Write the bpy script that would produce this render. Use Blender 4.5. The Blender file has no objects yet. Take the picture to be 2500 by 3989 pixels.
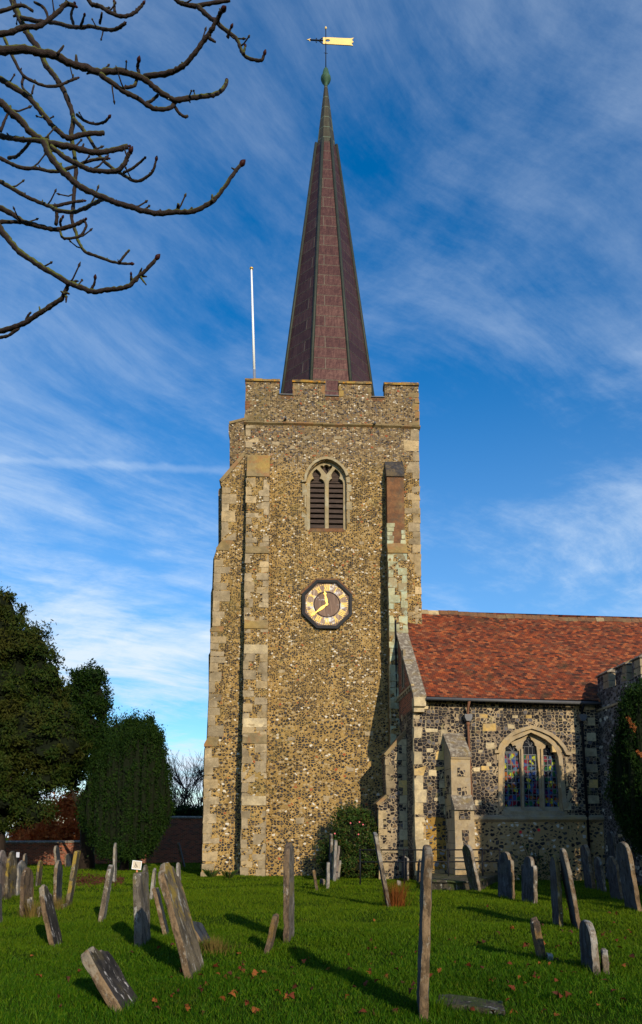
import bpy, bmesh, math, random
import numpy as np
from mathutils import Vector, Matrix, noise as mnoise
random.seed(7); rng = np.random.default_rng(7)
SC = bpy.context.scene
COL = SC.collection
R = math.radians
# ------------------------------------------------------------------ camera
FPX, CX, PY0, PITCH = 2811.0, 1250.0, 2915.0, R(7.0)      # focal length and principal point in photo pixels (2500 x 3989)
CAM = Vector((0, 0, 1.65))
cd = bpy.data.cameras.new('camera'); cam = bpy.data.objects.new('camera', cd); COL.objects.link(cam)
cam.location = CAM; cam.rotation_euler = (R(90) + PITCH, 0, 0)
cd.sensor_fit = 'AUTO'; cd.sensor_width = 36; cd.lens = FPX / 3989 * 36
cd.shift_y = (PY0 - 1994.5) / 3989; cd.clip_start = 0.1; cd.clip_end = 4000
SC.camera = cam
# ------------------------------------------------------------------ light
SUN_AZ, SUN_EL = 22.0, 21.0          # degrees to the right of straight behind the camera, and above the horizon
to_sun = Vector((math.sin(R(SUN_AZ)) * math.cos(R(SUN_EL)), -math.cos(R(SUN_AZ)) * math.cos(R(SUN_EL)), math.sin(R(SUN_EL))))
sd = bpy.data.lights.new('sun', 'SUN'); sd.energy = 5.0; sd.angle = R(0.5); sd.color = (1.0, 0.87, 0.66)
sun = bpy.data.objects.new('sun', sd); COL.objects.link(sun); sun.location = (10, -20, 30)
sun.rotation_euler = (-to_sun).to_track_quat('-Z', 'Y').to_euler()
SC.view_settings.view_transform = 'Standard'; SC.view_settings.look = 'None'
SC.view_settings.exposure = 0.0; SC.view_settings.gamma = 1.0

class NT:
    """small helper for building node trees"""
    def __init__(s, tree): s.t = tree; s.n = tree.nodes; s.l = tree.links
    def __call__(s, typ, ins=None, **props):
        n = s.n.new(typ)
        for k, v in props.items(): setattr(n, k, v)
        for k, v in (ins or {}).items():
            sock = n.inputs[k]
            if isinstance(v, bpy.types.NodeSocket): s.l.new(v, sock)
            elif isinstance(v, (tuple, list)) and len(v) == 3 and sock.type == 'RGBA': sock.default_value = (*v, 1)
            else: sock.default_value = v
        return n
    def math(s, op, a, b=0.0, c=0.0, clamp=False):
        n = s('ShaderNodeMath', {0: a, 1: b, 2: c}, operation=op); n.use_clamp = clamp; return n.outputs[0]
    def mix(s, f, a, b, blend='MIX'):
        n = s.n.new('ShaderNodeMix'); n.data_type = 'RGBA'; n.blend_type = blend; n.clamp_factor = True
        for i, v in ((0, f), (6, a), (7, b)):
            sk = n.inputs[i]
            if isinstance(v, bpy.types.NodeSocket): s.l.new(v, sk)
            else: sk.default_value = (*v, 1) if isinstance(v, (tuple, list)) and len(v) == 3 else v
        return n.outputs[2]
    def ramp(s, f, stops, interp='LINEAR'):
        n = s.n.new('ShaderNodeValToRGB'); n.color_ramp.interpolation = interp
        e = n.color_ramp.elements
        while len(e) < len(stops): e.new(0.5)
        for el, (p, c) in zip(e, stops):
            el.position = p; el.color = (*c, 1) if isinstance(c, (tuple, list)) else (c, c, c, 1)
        s.l.new(f, n.inputs[0]); return n.outputs[0]
    def step(s, f, a, b):
        return s('ShaderNodeMapRange', {0: f, 1: a, 2: b, 3: 0.0, 4: 1.0}, interpolation_type='SMOOTHSTEP').outputs[0]
    def noise(s, vec, scale, detail=4, rough=0.55, dist=0.0):
        n = s('ShaderNodeTexNoise', {'Scale': scale, 'Detail': detail, 'Roughness': rough, 'Distortion': dist})
        if vec is not None: s.l.new(vec, n.inputs['Vector'])
        return n.outputs[0]
    def scale(s, vec, sc):
        return s('ShaderNodeVectorMath', {0: vec, 1: sc}, operation='MULTIPLY').outputs[0]

# ------------------------------------------------------------------ sky
W = bpy.data.worlds.new('World'); SC.world = W; W.use_nodes = True
W.node_tree.nodes.clear(); w = NT(W.node_tree)
sky = w('ShaderNodeTexSky', sky_type='NISHITA'); sky.sun_disc = False
sky.sun_elevation = R(SUN_EL); sky.sun_rotation = R(180 - SUN_AZ); sky.air_density = 1.0; sky.dust_density = 0.25; sky.ozone_density = 2.5
skyc = w('ShaderNodeHueSaturation', {'Hue': 0.504, 'Saturation': 1.74, 'Value': 1.30, 'Fac': 1.0, 'Color': sky.outputs[0]}).outputs[0]
tc = w('ShaderNodeTexCoord').outputs['Generated']
sep = w('ShaderNodeSeparateXYZ', {0: tc})
zz = w.math('MAXIMUM', w.math('ADD', sep.outputs[2], 0.12), 0.06)
pl = w('ShaderNodeCombineXYZ', {0: w.math('DIVIDE', sep.outputs[0], zz), 1: w.math('DIVIDE', sep.outputs[1], zz), 2: 0.0}).outputs[0]
rot = w('ShaderNodeMapping', {'Vector': pl, 'Rotation': (0, 0, R(-42)), 'Scale': (0.80, 0.95, 1.0), 'Location': (3.9, 2.2, 0)}).outputs[0]
warp = w('ShaderNodeVectorMath', {0: rot, 1: w.scale(w('ShaderNodeTexNoise', {'Vector': rot, 'Scale': 1.1, 'Detail': 2.0}).outputs[1], (0.45, 0.45, 0.0))}, operation='ADD').outputs[0]
c1 = w.noise(warp, 2.3, 10, 0.68, 0.15)
c2 = w.noise(warp, 1.05, 4, 0.55)
c3 = w.noise(w('ShaderNodeMapping', {'Vector': warp, 'Rotation': (0, 0, R(-8)), 'Scale': (0.7, 2.4, 1.0)}).outputs[0], 2.6, 9, 0.70, 0.2)
cl = w.step(w.math('ADD', w.math('ADD', w.math('MULTIPLY', c1, 0.44), w.math('MULTIPLY', c3, 0.30)), w.math('MULTIPLY', c2, 0.56)), 0.555, 0.83)
low = w.step(sep.outputs[2], 0.64, 0.10)                     # thicker veil towards the horizon
cl = w.math('MULTIPLY', cl, w.math('ADD', 0.36, w.math('MULTIPLY', low, 0.62)))
cl = w.math('ADD', cl, w.math('MULTIPLY', low, 0.32), clamp=True)
def skyray(px, py):
    u = math.tan(R(7.0)); d = Vector(((px - CX) / FPX, math.cos(PITCH) - math.sin(PITCH) * (PY0 - py) / FPX, math.sin(PITCH) + math.cos(PITCH) * (PY0 - py) / FPX)); return d.normalized()
ta, tb = skyray(0, 1790), skyray(900, 1836); tn = ta.cross(tb).normalized()
dist = w.math('ABSOLUTE', w('ShaderNodeVectorMath', {0: tc, 1: tuple(tn)}, operation='DOT_PRODUCT').outputs['Value'])
trail = w.math('MULTIPLY', w.step(w.math('ADD', dist, w.math('MULTIPLY', w.math('SUBTRACT', w.noise(tc, 40, 4), 0.5), 0.010)), 0.0075, 0.0005), w.step(w('ShaderNodeVectorMath', {0: tc, 1: tuple(skyray(420, 1811))}, operation='DOT_PRODUCT').outputs['Value'], 0.976, 0.994))
cl = w.math('ADD', cl, w.math('MULTIPLY', trail, 0.15), clamp=True)      # an old vapour trail
out = w.mix(cl, skyc, (5.3, 6.3, 7.4))
bg = w('ShaderNodeBackground', {'Color': out, 'Strength': 0.14})
wo = w('ShaderNodeOutputWorld', {0: bg.outputs[0]})

# ------------------------------------------------------------------ geometry helpers
Fw = Vector((0, math.cos(PITCH), math.sin(PITCH))); Up = Vector((0, -math.sin(PITCH), math.cos(PITCH))); Rt = Vector((1, 0, 0))
def ray(px, py): return Fw + Rt * ((px - CX) / FPX) + Up * ((PY0 - py) / FPX)
def at_y(px, py, Y): d = ray(px, py); return CAM + d * ((Y - CAM.y) / d.y)
def ground(px, py, z=0.0): d = ray(px, py); return CAM + d * ((z - CAM.z) / d.z)
class Frame:
    """a facade: u to the right along it, v away behind it, w up"""
    def __init__(s, o, ang):
        s.o = Vector(o); s.eu = Vector((math.cos(ang), math.sin(ang), 0)); s.ev = Vector((-math.sin(ang), math.cos(ang), 0)); s.ang = ang
    def p(s, u, v, w): return s.o + s.eu * u + s.ev * v + Vector((0, 0, w))
    def uw(s, px, py, v=0.0):
        d = ray(px, py); n = s.ev
        P = CAM + d * ((s.o.dot(n) + v - CAM.dot(n)) / d.dot(n))
        return ((P - s.o).dot(s.eu), P.z)
    def loc(s, P): q = Vector(P) - s.o; return (q.dot(s.eu), q.dot(s.ev), P[2])
WORLD = Frame((0, 0, 0), 0.0)
def link(o, parent=None):
    COL.objects.link(o)
    if parent is not None: o.parent = parent
    return o
def tag(o, label=None, cat=None, group=None, kind=None):
    if label: o['label'] = label
    if cat: o['category'] = cat
    if group: o['group'] = group
    if kind: o['kind'] = kind
    return o
def empty(name, loc, label=None, cat=None, group=None):
    o = bpy.data.objects.new(name, None); o.location = loc; o.empty_display_size = 0.2
    link(o); return tag(o, label, cat, group)
class MB:
    """collects shapes; build() links them as one mesh object, with box-projected UVs in metres in the given frame"""
    def __init__(s, fr=WORLD): s.f = fr; s.v = []; s.fc = []; s.m = []; s.sm = []
    def face(s, pts, m=0, smooth=False):
        b = len(s.v); s.v += [Vector(p) for p in pts]; s.fc.append(list(range(b, b + len(pts)))); s.m.append(m); s.sm.append(smooth)
    def mesh(s, vs, fs, m=0, smooth=False):
        b = len(s.v); s.v += [Vector(p) for p in vs]
        for f in fs: s.fc.append([b + i for i in f]); s.m.append(m); s.sm.append(smooth)
    def box(s, u0, u1, v0, v1, w0, w1, m=0):
        P = [s.f.p(a, b, c) for c in (w0, w1) for b in (v0, v1) for a in (u0, u1)]
        s.mesh(P, [(0, 2, 3, 1), (4, 5, 7, 6), (0, 1, 5, 4), (2, 6, 7, 3), (0, 4, 6, 2), (1, 3, 7, 5)], m)
    def blk(s, u0, u1, v0, v1, w0, w1, m=0, j=0.012):
        """a hewn stone: a box with slightly pulled corners"""
        P = [s.f.p(a + random.uniform(-j, j), b + (random.uniform(-j, j) if b == v0 else 0), c + random.uniform(-j, j)) for c in (w0, w1) for b in (v0, v1) for a in (u0, u1)]
        s.mesh(P, [(0, 2, 3, 1), (4, 5, 7, 6), (0, 1, 5, 4), (2, 6, 7, 3), (0, 4, 6, 2), (1, 3, 7, 5)], m)
    def prism(s, poly, v0, v1, m=0, back=True):
        """polygon in (u,w) between v0 (front) and v1"""
        a = sum(p[0] * q[1] - q[0] * p[1] for p, q in zip(poly, poly[1:] + poly[:1]))
        if a < 0: poly = poly[::-1]
        n = len(poly); A = [s.f.p(u, v0, w_) for u, w_ in poly]; B = [s.f.p(u, v1, w_) for u, w_ in poly]
        fs = [tuple(range(n))] + ([tuple(range(2 * n - 1, n - 1, -1))] if back else [])
        fs += [((i + 1) % n, i, n + i, n + (i + 1) % n) for i in range(n)]
        s.mesh(A + B, fs, m)
    def prism_v(s, poly, u0, u1, m=0):
        """polygon in (v,w) between u0 and u1"""
        a = sum(p[0] * q[1] - q[0] * p[1] for p, q in zip(poly, poly[1:] + poly[:1]))
        if a > 0: poly = poly[::-1]
        n = len(poly); A = [s.f.p(u0, v, w_) for v, w_ in poly]; B = [s.f.p(u1, v, w_) for v, w_ in poly]
        fs = [tuple(range(n)), tuple(range(2 * n - 1, n - 1, -1))] + [((i + 1) % n, i, n + i, n + (i + 1) % n) for i in range(n)]
        s.mesh(A + B, fs, m)
    def plate(s, outer, holes, v0, v1, m=0, mh=None, back=False, rim=True):
        """(u,w) polygon with holes, front at v0, extruded to v1; the reveals of the holes take material mh"""
        bm = bmesh.new(); loops = []
        for lp in [outer] + holes:
            vs = [bm.verts.new((u, w_, 0)) for u, w_ in lp]; loops.append(vs)
            for i in range(len(vs)): bm.edges.new((vs[i], vs[(i + 1) % len(vs)]))
        bmesh.ops.triangle_fill(bm, use_beauty=True, use_dissolve=False, edges=bm.edges[:], normal=(0, 0, 1))
        bm.verts.index_update()
        P = [v.co for v in bm.verts]
        fs = []
        for f in bm.faces:
            id_ = [v.index for v in f.verts]
            if f.normal.z < 0: id_ = id_[::-1]
            fs.append(id_)
        s.mesh([s.f.p(c.x, v0, c.y) for c in P], fs, m)
        if back: s.mesh([s.f.p(c.x, v1, c.y) for c in P], [f[::-1] for f in fs], m)
        for k, lp in enumerate([outer] + holes):
            if k == 0 and not rim: continue
            ar = sum(p[0] * q[1] - q[0] * p[1] for p, q in zip(lp, lp[1:] + lp[:1]))
            if (ar < 0) != (k > 0): lp = lp[::-1]
            n = len(lp); A = [s.f.p(u, v0, w_) for u, w_ in lp]; B = [s.f.p(u, v1, w_) for u, w_ in lp]
            s.mesh(A + B, [((i + 1) % n, i, n + i, n + (i + 1) % n) for i in range(n)], m if k == 0 or mh is None else mh)
        bm.free()
    def ribbon(s, pts, wid, v0, v1, m=0, closed=False):
        """a flat bar of width wid following (u,w) points, front v0 back v1"""
        n = len(pts); L = []; Rr = []
        for i in range(n):
            a = pts[(i - 1) % n] if (i > 0 or closed) else pts[i]; b = pts[(i + 1) % n] if (i < n - 1 or closed) else pts[i]
            d = Vector((b[0] - a[0], b[1] - a[1])); d.normalize(); nn = Vector((-d.y, d.x)) * (wid / 2)
            L.append((pts[i][0] + nn.x, pts[i][1] + nn.y)); Rr.append((pts[i][0] - nn.x, pts[i][1] - nn.y))
        V = [s.f.p(u, v0, w_) for u, w_ in L] + [s.f.p(u, v0, w_) for u, w_ in Rr] + [s.f.p(u, v1, w_) for u, w_ in L] + [s.f.p(u, v1, w_) for u, w_ in Rr]
        fs = []
        for i in range(n if closed else n - 1):
            j = (i + 1) % n
            fs += [(i, n + i, n + j, j), (2 * n + j, 3 * n + j, 3 * n + i, 2 * n + i), (i, j, 2 * n + j, 2 * n + i), (n + j, n + i, 3 * n + i, 3 * n + j)]
        if not closed: fs += [(0, 2 * n, 3 * n, n), (n - 1, 2 * n - 1, 4 * n - 1, 3 * n - 1)]
        s.mesh(V, fs, m)
    def tube(s, pts, rad, sides=8, m=0, cap=True, jit=0.0):
        pts = [Vector(p) for p in pts]; n = len(pts)
        if not hasattr(rad, '__len__'): rad = [rad] * n
        t0 = (pts[1] - pts[0]).normalized(); ref = Vector((0, 0, 1)) if abs(t0.z) < 0.9 else Vector((1, 0, 0))
        x = t0.cross(ref).normalized(); V = []
        for i in range(n):
            t = (pts[min(i + 1, n - 1)] - pts[max(i - 1, 0)]).normalized()
            x = (x - t * x.dot(t)).normalized(); y = t.cross(x)
            for k in range(sides):
                a = 2 * math.pi * k / sides; r_ = rad[i] * (1 + random.uniform(-jit, jit))
                V.append(pts[i] + x * (math.cos(a) * r_) + y * (math.sin(a) * r_))
        fs = [(i * sides + k, i * sides + (k + 1) % sides, (i + 1) * sides + (k + 1) % sides, (i + 1) * sides + k) for i in range(n - 1) for k in range(sides)]
        if cap: fs += [tuple(range(sides - 1, -1, -1)), tuple(range((n - 1) * sides, n * sides))]
        s.mesh(V, fs, m, True)
    def lathe(s, c, prof, sides=16, m=0, smooth=True):
        """prof: (radius, height) about the vertical through c"""
        c = Vector(c); n = len(prof)
        V = [c + Vector((r_ * math.cos(2 * math.pi * k / sides), r_ * math.sin(2 * math.pi * k / sides), h)) for r_, h in prof for k in range(sides)]
        fs = [(i * sides + k, i * sides + (k + 1) % sides, (i + 1) * sides + (k + 1) % sides, (i + 1) * sides + k) for i in range(n - 1) for k in range(sides)]
        s.mesh(V, fs, m, smooth)
    def build(s, name, mats, parent=None, origin=None):
        o_ = Vector(origin) if origin is not None else (parent_loc(parent) if parent is not None else Vector((0, 0, 0)))
        me = bpy.data.meshes.new(name); me.from_pydata([tuple(v - o_) for v in s.v], [], s.fc)
        for m in (mats if isinstance(mats, (list, tuple)) else [mats]): me.materials.append(m)
        me.polygons.foreach_set('material_index', s.m); me.polygons.foreach_set('use_smooth', s.sm)
        uvl = me.uv_layers.new(name='UVMap'); me.update(); f = s.f
        for p in me.polygons:
            n = p.normal; nu, nv, nw = n.dot(f.eu), n.dot(f.ev), n.z
            for li in p.loop_indices:
                u, v, w_ = f.loc(me.vertices[me.loops[li].vertex_index].co + o_)
                if abs(nw) > 0.95: uv = (u, v)
                elif abs(nu) > abs(nv): uv = (v, w_)
                else: uv = (u, w_ / max(0.3, math.sqrt(max(1e-6, 1 - nw * nw))))
                uvl.data[li].uv = uv
        o = bpy.data.objects.new(name, me); o.location = o_ if parent is None else o_ - parent_loc(parent)
        return link(o, parent)
def parent_loc(p):
    v = Vector((0, 0, 0))
    while p is not None: v = v + p.location; p = p.parent
    return v
def np_mesh(name, V, faces, mats, parent=None, midx=None, loc=(0, 0, 0), smooth=False):
    """fast mesh from numpy arrays; faces is (n,3) or (n,4)"""
    me = bpy.data.meshes.new(name); k = faces.shape[1]; n = len(faces)
    me.vertices.add(len(V)); me.vertices.foreach_set('co', np.ascontiguousarray(V, np.float32).ravel())
    me.loops.add(n * k); me.loops.foreach_set('vertex_index', np.ascontiguousarray(faces, np.int32).ravel())
    me.polygons.add(n); me.polygons.foreach_set('loop_start', np.arange(n, dtype=np.int32) * k)
    try: me.polygons.foreach_set('loop_total', np.full(n, k, np.int32))
    except Exception: pass
    for m in (mats if isinstance(mats, (list, tuple)) else [mats]): me.materials.append(m)
    if midx is not None: me.polygons.foreach_set('material_index', np.ascontiguousarray(midx, np.int32))
    me.polygons.foreach_set('use_smooth', np.full(n, smooth)); me.update(calc_edges=True); me.validate()
    o = bpy.data.objects.new(name, me); o.location = loc
    return link(o, parent)

# ------------------------------------------------------------------ materials
def mat(name):
    m = bpy.data.materials.new(name); m.use_nodes = True; m.node_tree.nodes.clear(); n = NT(m.node_tree)
    b = n('ShaderNodeBsdfPrincipled', {'Roughness': 0.85, 'Specular IOR Level': 0.25}); o = n('ShaderNodeOutputMaterial', {0: b.outputs[0]})
    n.b = b; n.o = o; return m, n
def bump(n, h, strength=0.5, dist=0.02):
    n.l.new(n('ShaderNodeBump', {'Height': h, 'Strength': strength, 'Distance': dist}).outputs[0], n.b.inputs['Normal'])
def setc(n, c): n.l.new(c, n.b.inputs['Base Color'])
def objco(n): return n('ShaderNodeTexCoord').outputs['Object']
def plain(name, c, rough=0.7, metal=0.0, var=0.25, sc=6.0):
    m, n = mat(name); co = objco(n)
    f = n.noise(co, sc, 5, 0.6)
    setc(n, n.mix(f, tuple(x * (1 - var) for x in c), tuple(min(1, x * (1 + var)) for x in c)))
    n.b.inputs['Roughness'].default_value = rough; n.b.inputs['Metallic'].default_value = metal
    n.b.inputs['Specular IOR Level'].default_value = 0.08 if max(c) < 0.05 else 0.3
    bump(n, f, 0.25, 0.01); return m
def flint(name, sc, mortar, mortar2, stops, thr, squash=1.35, rnd=1.0, tall=None, low=None, bumpd=0.03, stain=None):
    """flint rubble: random stones bedded in mortar; tall=(w0,w1,stops2,mortar3) changes the mix of stones with height"""
    m, n = mat(name); co = objco(n)
    wob = n('ShaderNodeVectorMath', {0: n('ShaderNodeTexNoise', {'Vector': co, 'Scale': sc * 0.9, 'Detail': 2.0}).outputs[1], 1: (0.5, 0.5, 0.5)}, operation='SUBTRACT').outputs[0]
    p = n('ShaderNodeVectorMath', {0: co, 1: n.scale(wob, (0.9 / sc * 0.6,) * 3)}, operation='ADD').outputs[0]
    p = n.scale(p, (1, 1, squash))
    if low:
        sc = n.math('ADD', low[1], n.math('MULTIPLY', n.math('GREATER_THAN', n.math('ADD', n('ShaderNodeSeparateXYZ', {0: co}).outputs[2], n.math('MULTIPLY', n.noise(co, 0.8, 3), 2.5)), low[0] + 1.2), sc - low[1]))
    v1 = n('ShaderNodeTexVoronoi', {'Vector': p, 'Scale': sc, 'Randomness': rnd}, feature='F1')
    ve = n('ShaderNodeTexVoronoi', {'Vector': p, 'Scale': sc, 'Randomness': rnd}, feature='DISTANCE_TO_EDGE')
    rs = n('ShaderNodeSeparateColor', {0: v1.outputs['Color']}).outputs
    big = n.noise(co, 0.55, 4, 0.6)
    th = n.math('ADD', thr, n.math('MULTIPLY', n.math('SUBTRACT', big, 0.5), 0.16))
    th = n.math('ADD', th, n.math('MULTIPLY', rs[1], 0.07))
    th = n.math('ADD', th, n.math('MULTIPLY', n.math('SUBTRACT', n.noise(n.scale(co, (0.5, 0.5, 4.5)), 1.0, 3, 0.6), 0.5), 0.14))   # the builders' lifts
    mask = n.step(ve.outputs['Distance'], th, n.math('ADD', th, 0.05))
    col = n.ramp(rs[0], stops, 'CONSTANT')
    fine = n.noise(co, 30, 4, 0.65)
    mo = n.mix(n.step(n.noise(co, 0.9, 5, 0.6), 0.38, 0.62), mortar, mortar2)
    if tall:
        hz = n.step(n.math('ADD', n('ShaderNodeSeparateXYZ', {0: co}).outputs[2], n.math('MULTIPLY', big, 3.0)), tall[0] + 1.5, tall[1] + 1.5)
        col = n.mix(hz, col, n.ramp(rs[0], tall[2], 'CONSTANT')); mo = n.mix(hz, mo, tall[3])
    # a dark rind and a paler heart give each stone some form of its own
    col = n.mix(n.math('MULTIPLY', n.step(ve.outputs['Distance'], 0.22, 0.42), n.math('MULTIPLY', rs[2], 0.22)), col, (0.22, 0.20, 0.20))
    col = n.mix(0.5, col, n.mix(fine, (0.35, 0.35, 0.35), (1.5, 1.5, 1.5)), 'MULTIPLY')
    mo = n.mix(0.6, mo, n.mix(n.noise(co, 22, 5, 0.7), (0.55, 0.55, 0.55), (1.4, 1.4, 1.4)), 'MULTIPLY')
    c = n.mix(mask, mo, col)
    if stain: c = n.mix(n.math('MULTIPLY', n.step(n.noise(co, 0.35, 5, 0.65), 0.52, 0.72), stain[1]), c, stain[0])
    drip = n.step(n.noise(n.scale(co, (1.6, 1.6, 0.16)), 1.0, 5, 0.65), 0.52, 0.74)      # damp runs down the wall
    c = n.mix(n.math('MULTIPLY', drip, 0.45), c, n.mix(0.75, c, (0.30, 0.30, 0.22), 'MULTIPLY'))
    lc = n.step(n.noise(co, 1.7, 6, 0.75), 0.60, 0.68); c = n.mix(n.math('MULTIPLY', lc, 0.35), c, (0.36, 0.30, 0.12))
    setc(n, c)
    n.b.inputs['Roughness'].default_value = 0.8; n.b.inputs['Specular IOR Level'].default_value = 0.10
    h = n.math('ADD', n.math('MULTIPLY', mask, 0.75), n.math('MULTIPLY', fine, 0.35))
    bump(n, h, 0.8, bumpd); return m
DK = (0.022, 0.020, 0.022); DK2 = (0.045, 0.040, 0.038); BR = (0.13, 0.085, 0.05); BU = (0.36, 0.27, 0.15); GR = (0.20, 0.19, 0.19); WH = (0.60, 0.55, 0.46); RD = (0.30, 0.07, 0.03)
M = {}
M['flint_tower'] = flint('flint_tower', 10.5, (0.385, 0.244, 0.082), (0.255, 0.162, 0.054),
    [(0, DK), (0.42, DK2), (0.62, (0.10, 0.07, 0.045)), (0.70, (0.28, 0.18, 0.07)), (0.78, BU), (0.935, WH), (0.985, RD)], 0.058, low=(7.0, 7.6),
    tall=(17.5, 19.5, [(0, DK), (0.24, (0.10, 0.095, 0.10)), (0.38, BR), (0.50, (0.24, 0.18, 0.10)), (0.66, (0.36, 0.27, 0.16)), (0.87, WH), (0.92, (0.06, 0.06, 0.08)), (0.975, RD)], (0.20, 0.135, 0.065)),
    stain=((0.15, 0.12, 0.04), 0.5))
M['flint_low'] = flint('flint_low', 5.4, (0.42, 0.285, 0.12), (0.33, 0.22, 0.09),
    [(0, DK), (0.45, DK2), (0.68, BR), (0.74, BU), (0.90, (0.40, 0.31, 0.2)), (0.96, WH)], 0.085, stain=((0.30, 0.20, 0.06), 0.3))
M['flint_dark'] = flint('flint_dark', 6.2, (0.36, 0.27, 0.16), (0.20, 0.15, 0.10),
    [(0, (0.012, 0.011, 0.013)), (0.40, DK), (0.70, DK2), (0.88, (0.10, 0.09, 0.09)), (0.96, BR)], 0.022, squash=1.25, rnd=0.62, bumpd=0.02)
M['flint_tan'] = flint('flint_tan', 5.6, (0.40, 0.27, 0.12), (0.33, 0.22, 0.10),
    [(0, DK), (0.40, DK2), (0.62, BR), (0.72, BU), (0.90, WH)], 0.12)
M['flint_ochre'] = flint('flint_ochre', 5.0, (0.29, 0.165, 0.035), (0.23, 0.13, 0.03), [(0, DK), (0.5, DK2), (0.7, GR), (0.82, (0.33, 0.2, 0.05)), (0.95, WH)], 0.07)
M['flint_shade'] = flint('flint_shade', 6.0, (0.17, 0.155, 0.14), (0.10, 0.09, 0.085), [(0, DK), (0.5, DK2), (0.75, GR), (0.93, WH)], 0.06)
def stone(name, a, b, c, lich=None, la=0.5, sc=1.0, island=True, dark=0.5):
    m, n = mat(name); co = objco(n)
    f = n.noise(co, 2.6 * sc, 6, 0.65); g = n.noise(co, 14 * sc, 5, 0.7)
    col = n.mix(n.step(f, 0.35, 0.65), a, b)
    if island:
        ri = n('ShaderNodeNewGeometry').outputs['Random Per Island']
        col = n.mix(n.step(ri, 0.55, 0.95), col, c)
        col = n.mix(0.6, col, n.ramp(n.math('FRACT', n.math('MULTIPLY', ri, 17.3)), [(0, 0.62), (0.5, 0.95), (1, 1.25)]), 'MULTIPLY')
        col = n.mix(0.9, col, n.ramp(n.noise(co, 1.1, 6, 0.72), [(0.30, (0.42, 0.38, 0.30)), (0.5, (0.95, 0.92, 0.86)), (0.7, (1.2, 1.15, 1.05))]), 'MULTIPLY')     # stains run on from stone to stone
    else: col = n.mix(n.step(n.noise(co, 0.8 * sc, 4), 0.5, 0.7), col, c)
    col = n.mix(dark, col, n.mix(g, (0.35, 0.35, 0.35), (1.35, 1.35, 1.35)), 'MULTIPLY')
    if lich: col = n.mix(n.math('MULTIPLY', n.step(n.noise(co, 3.3 * sc, 6, 0.7), 0.50, 0.60), la), col, lich)
    setc(n, col); bump(n, g, 0.6, 0.02); return m
M['quoin'] = stone('quoin', (0.40, 0.32, 0.205), (0.30, 0.24, 0.16), (0.46, 0.35, 0.20), (0.2, 0.155, 0.09), 0.6, dark=0.85)
M['quoin_pale'] = stone('quoin_pale', (0.55, 0.45, 0.28), (0.44, 0.36, 0.23), (0.55, 0.37, 0.13), (0.25, 0.2, 0.14), 0.45, dark=0.7)
M['quoin_green'] = stone('quoin_green', (0.44, 0.43, 0.27), (0.36, 0.36, 0.24), (0.30, 0.25, 0.15), (0.38, 0.45, 0.34), 0.6, dark=0.8)
M['dressed'] = stone('dressed', (0.37, 0.285, 0.17), (0.27, 0.20, 0.115), (0.42, 0.29, 0.13), (0.27, 0.24, 0.2), 0.35, island=False)
M['tracery'] = stone('tracery', (0.33, 0.26, 0.15), (0.25, 0.20, 0.115), (0.34, 0.24, 0.10), (0.38, 0.37, 0.28), 0.4, island=False)
M['lichen_cap'] = stone('lichen_cap', (0.24, 0.17, 0.075), (0.15, 0.11, 0.055), (0.30, 0.20, 0.05), (0.42, 0.19, 0.012), 0.95, 1.3)
M['coping'] = stone('coping', (0.22, 0.175, 0.125), (0.13, 0.105, 0.08), (0.24, 0.17, 0.07), (0.36, 0.32, 0.25), 0.7, 2.2, island=False, dark=0.9)
M['weather'] = stone('weather', (0.27, 0.20, 0.10), (0.17, 0.125, 0.06), (0.32, 0.21, 0.06), (0.27, 0.10, 0.035), 0.45, 0.5, island=False, dark=0.8)
M['brickpatch'] = stone('brickpatch', (0.22, 0.10, 0.042), (0.13, 0.062, 0.03), (0.20, 0.14, 0.065), (0.09, 0.06, 0.038), 0.65, 1.3, island=False, dark=0.9)
M['slatecap'] = stone('slatecap', (0.06, 0.055, 0.055), (0.035, 0.03, 0.03), (0.11, 0.08, 0.045), (0.14, 0.10, 0.05), 0.6, 1.4, island=False, dark=0.8)
def brickmat(name, bw, bh, mort, stops, mcol, bumps=0.6, rough=0.85, mossy=None):
    m, n = mat(name); uv = n('ShaderNodeTexCoord').outputs['UV']; co = objco(n)
    bt = n('ShaderNodeTexBrick', {'Vector': uv, 'Color1': (0, 0, 0), 'Color2': (1, 1, 1), 'Mortar': (0.5, 0.5, 0.5), 'Scale': 1.0, 'Mortar Size': mort, 'Mortar Smooth': 0.1, 'Bias': 0.0, 'Brick Width': bw, 'Row Height': bh})
    r = n('ShaderNodeSeparateColor', {0: bt.outputs[0]}).outputs[0]
    big = n.noise(co, 0.5, 4, 0.6)
    col = n.ramp(n.math('ADD', n.math('MULTIPLY', r, 0.82), n.math('MULTIPLY', big, 0.18)), stops)
    col = n.mix(0.7, col, n.mix(n.noise(co, 16, 5, 0.7), (0.45,) * 3, (1.45,) * 3), 'MULTIPLY')
    if mossy: col = n.mix(n.math('MULTIPLY', n.step(n.noise(co, 1.1, 6, 0.7), 0.52, 0.70), mossy[1]), col, mossy[0])
    col = n.mix(bt.outputs['Fac'], col, mcol); setc(n, col)
    n.b.inputs['Roughness'].default_value = rough
    bump(n, n.math('SUBTRACT', n.math('MULTIPLY', r, 0.5), bt.outputs['Fac']), bumps, 0.02); return m
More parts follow.
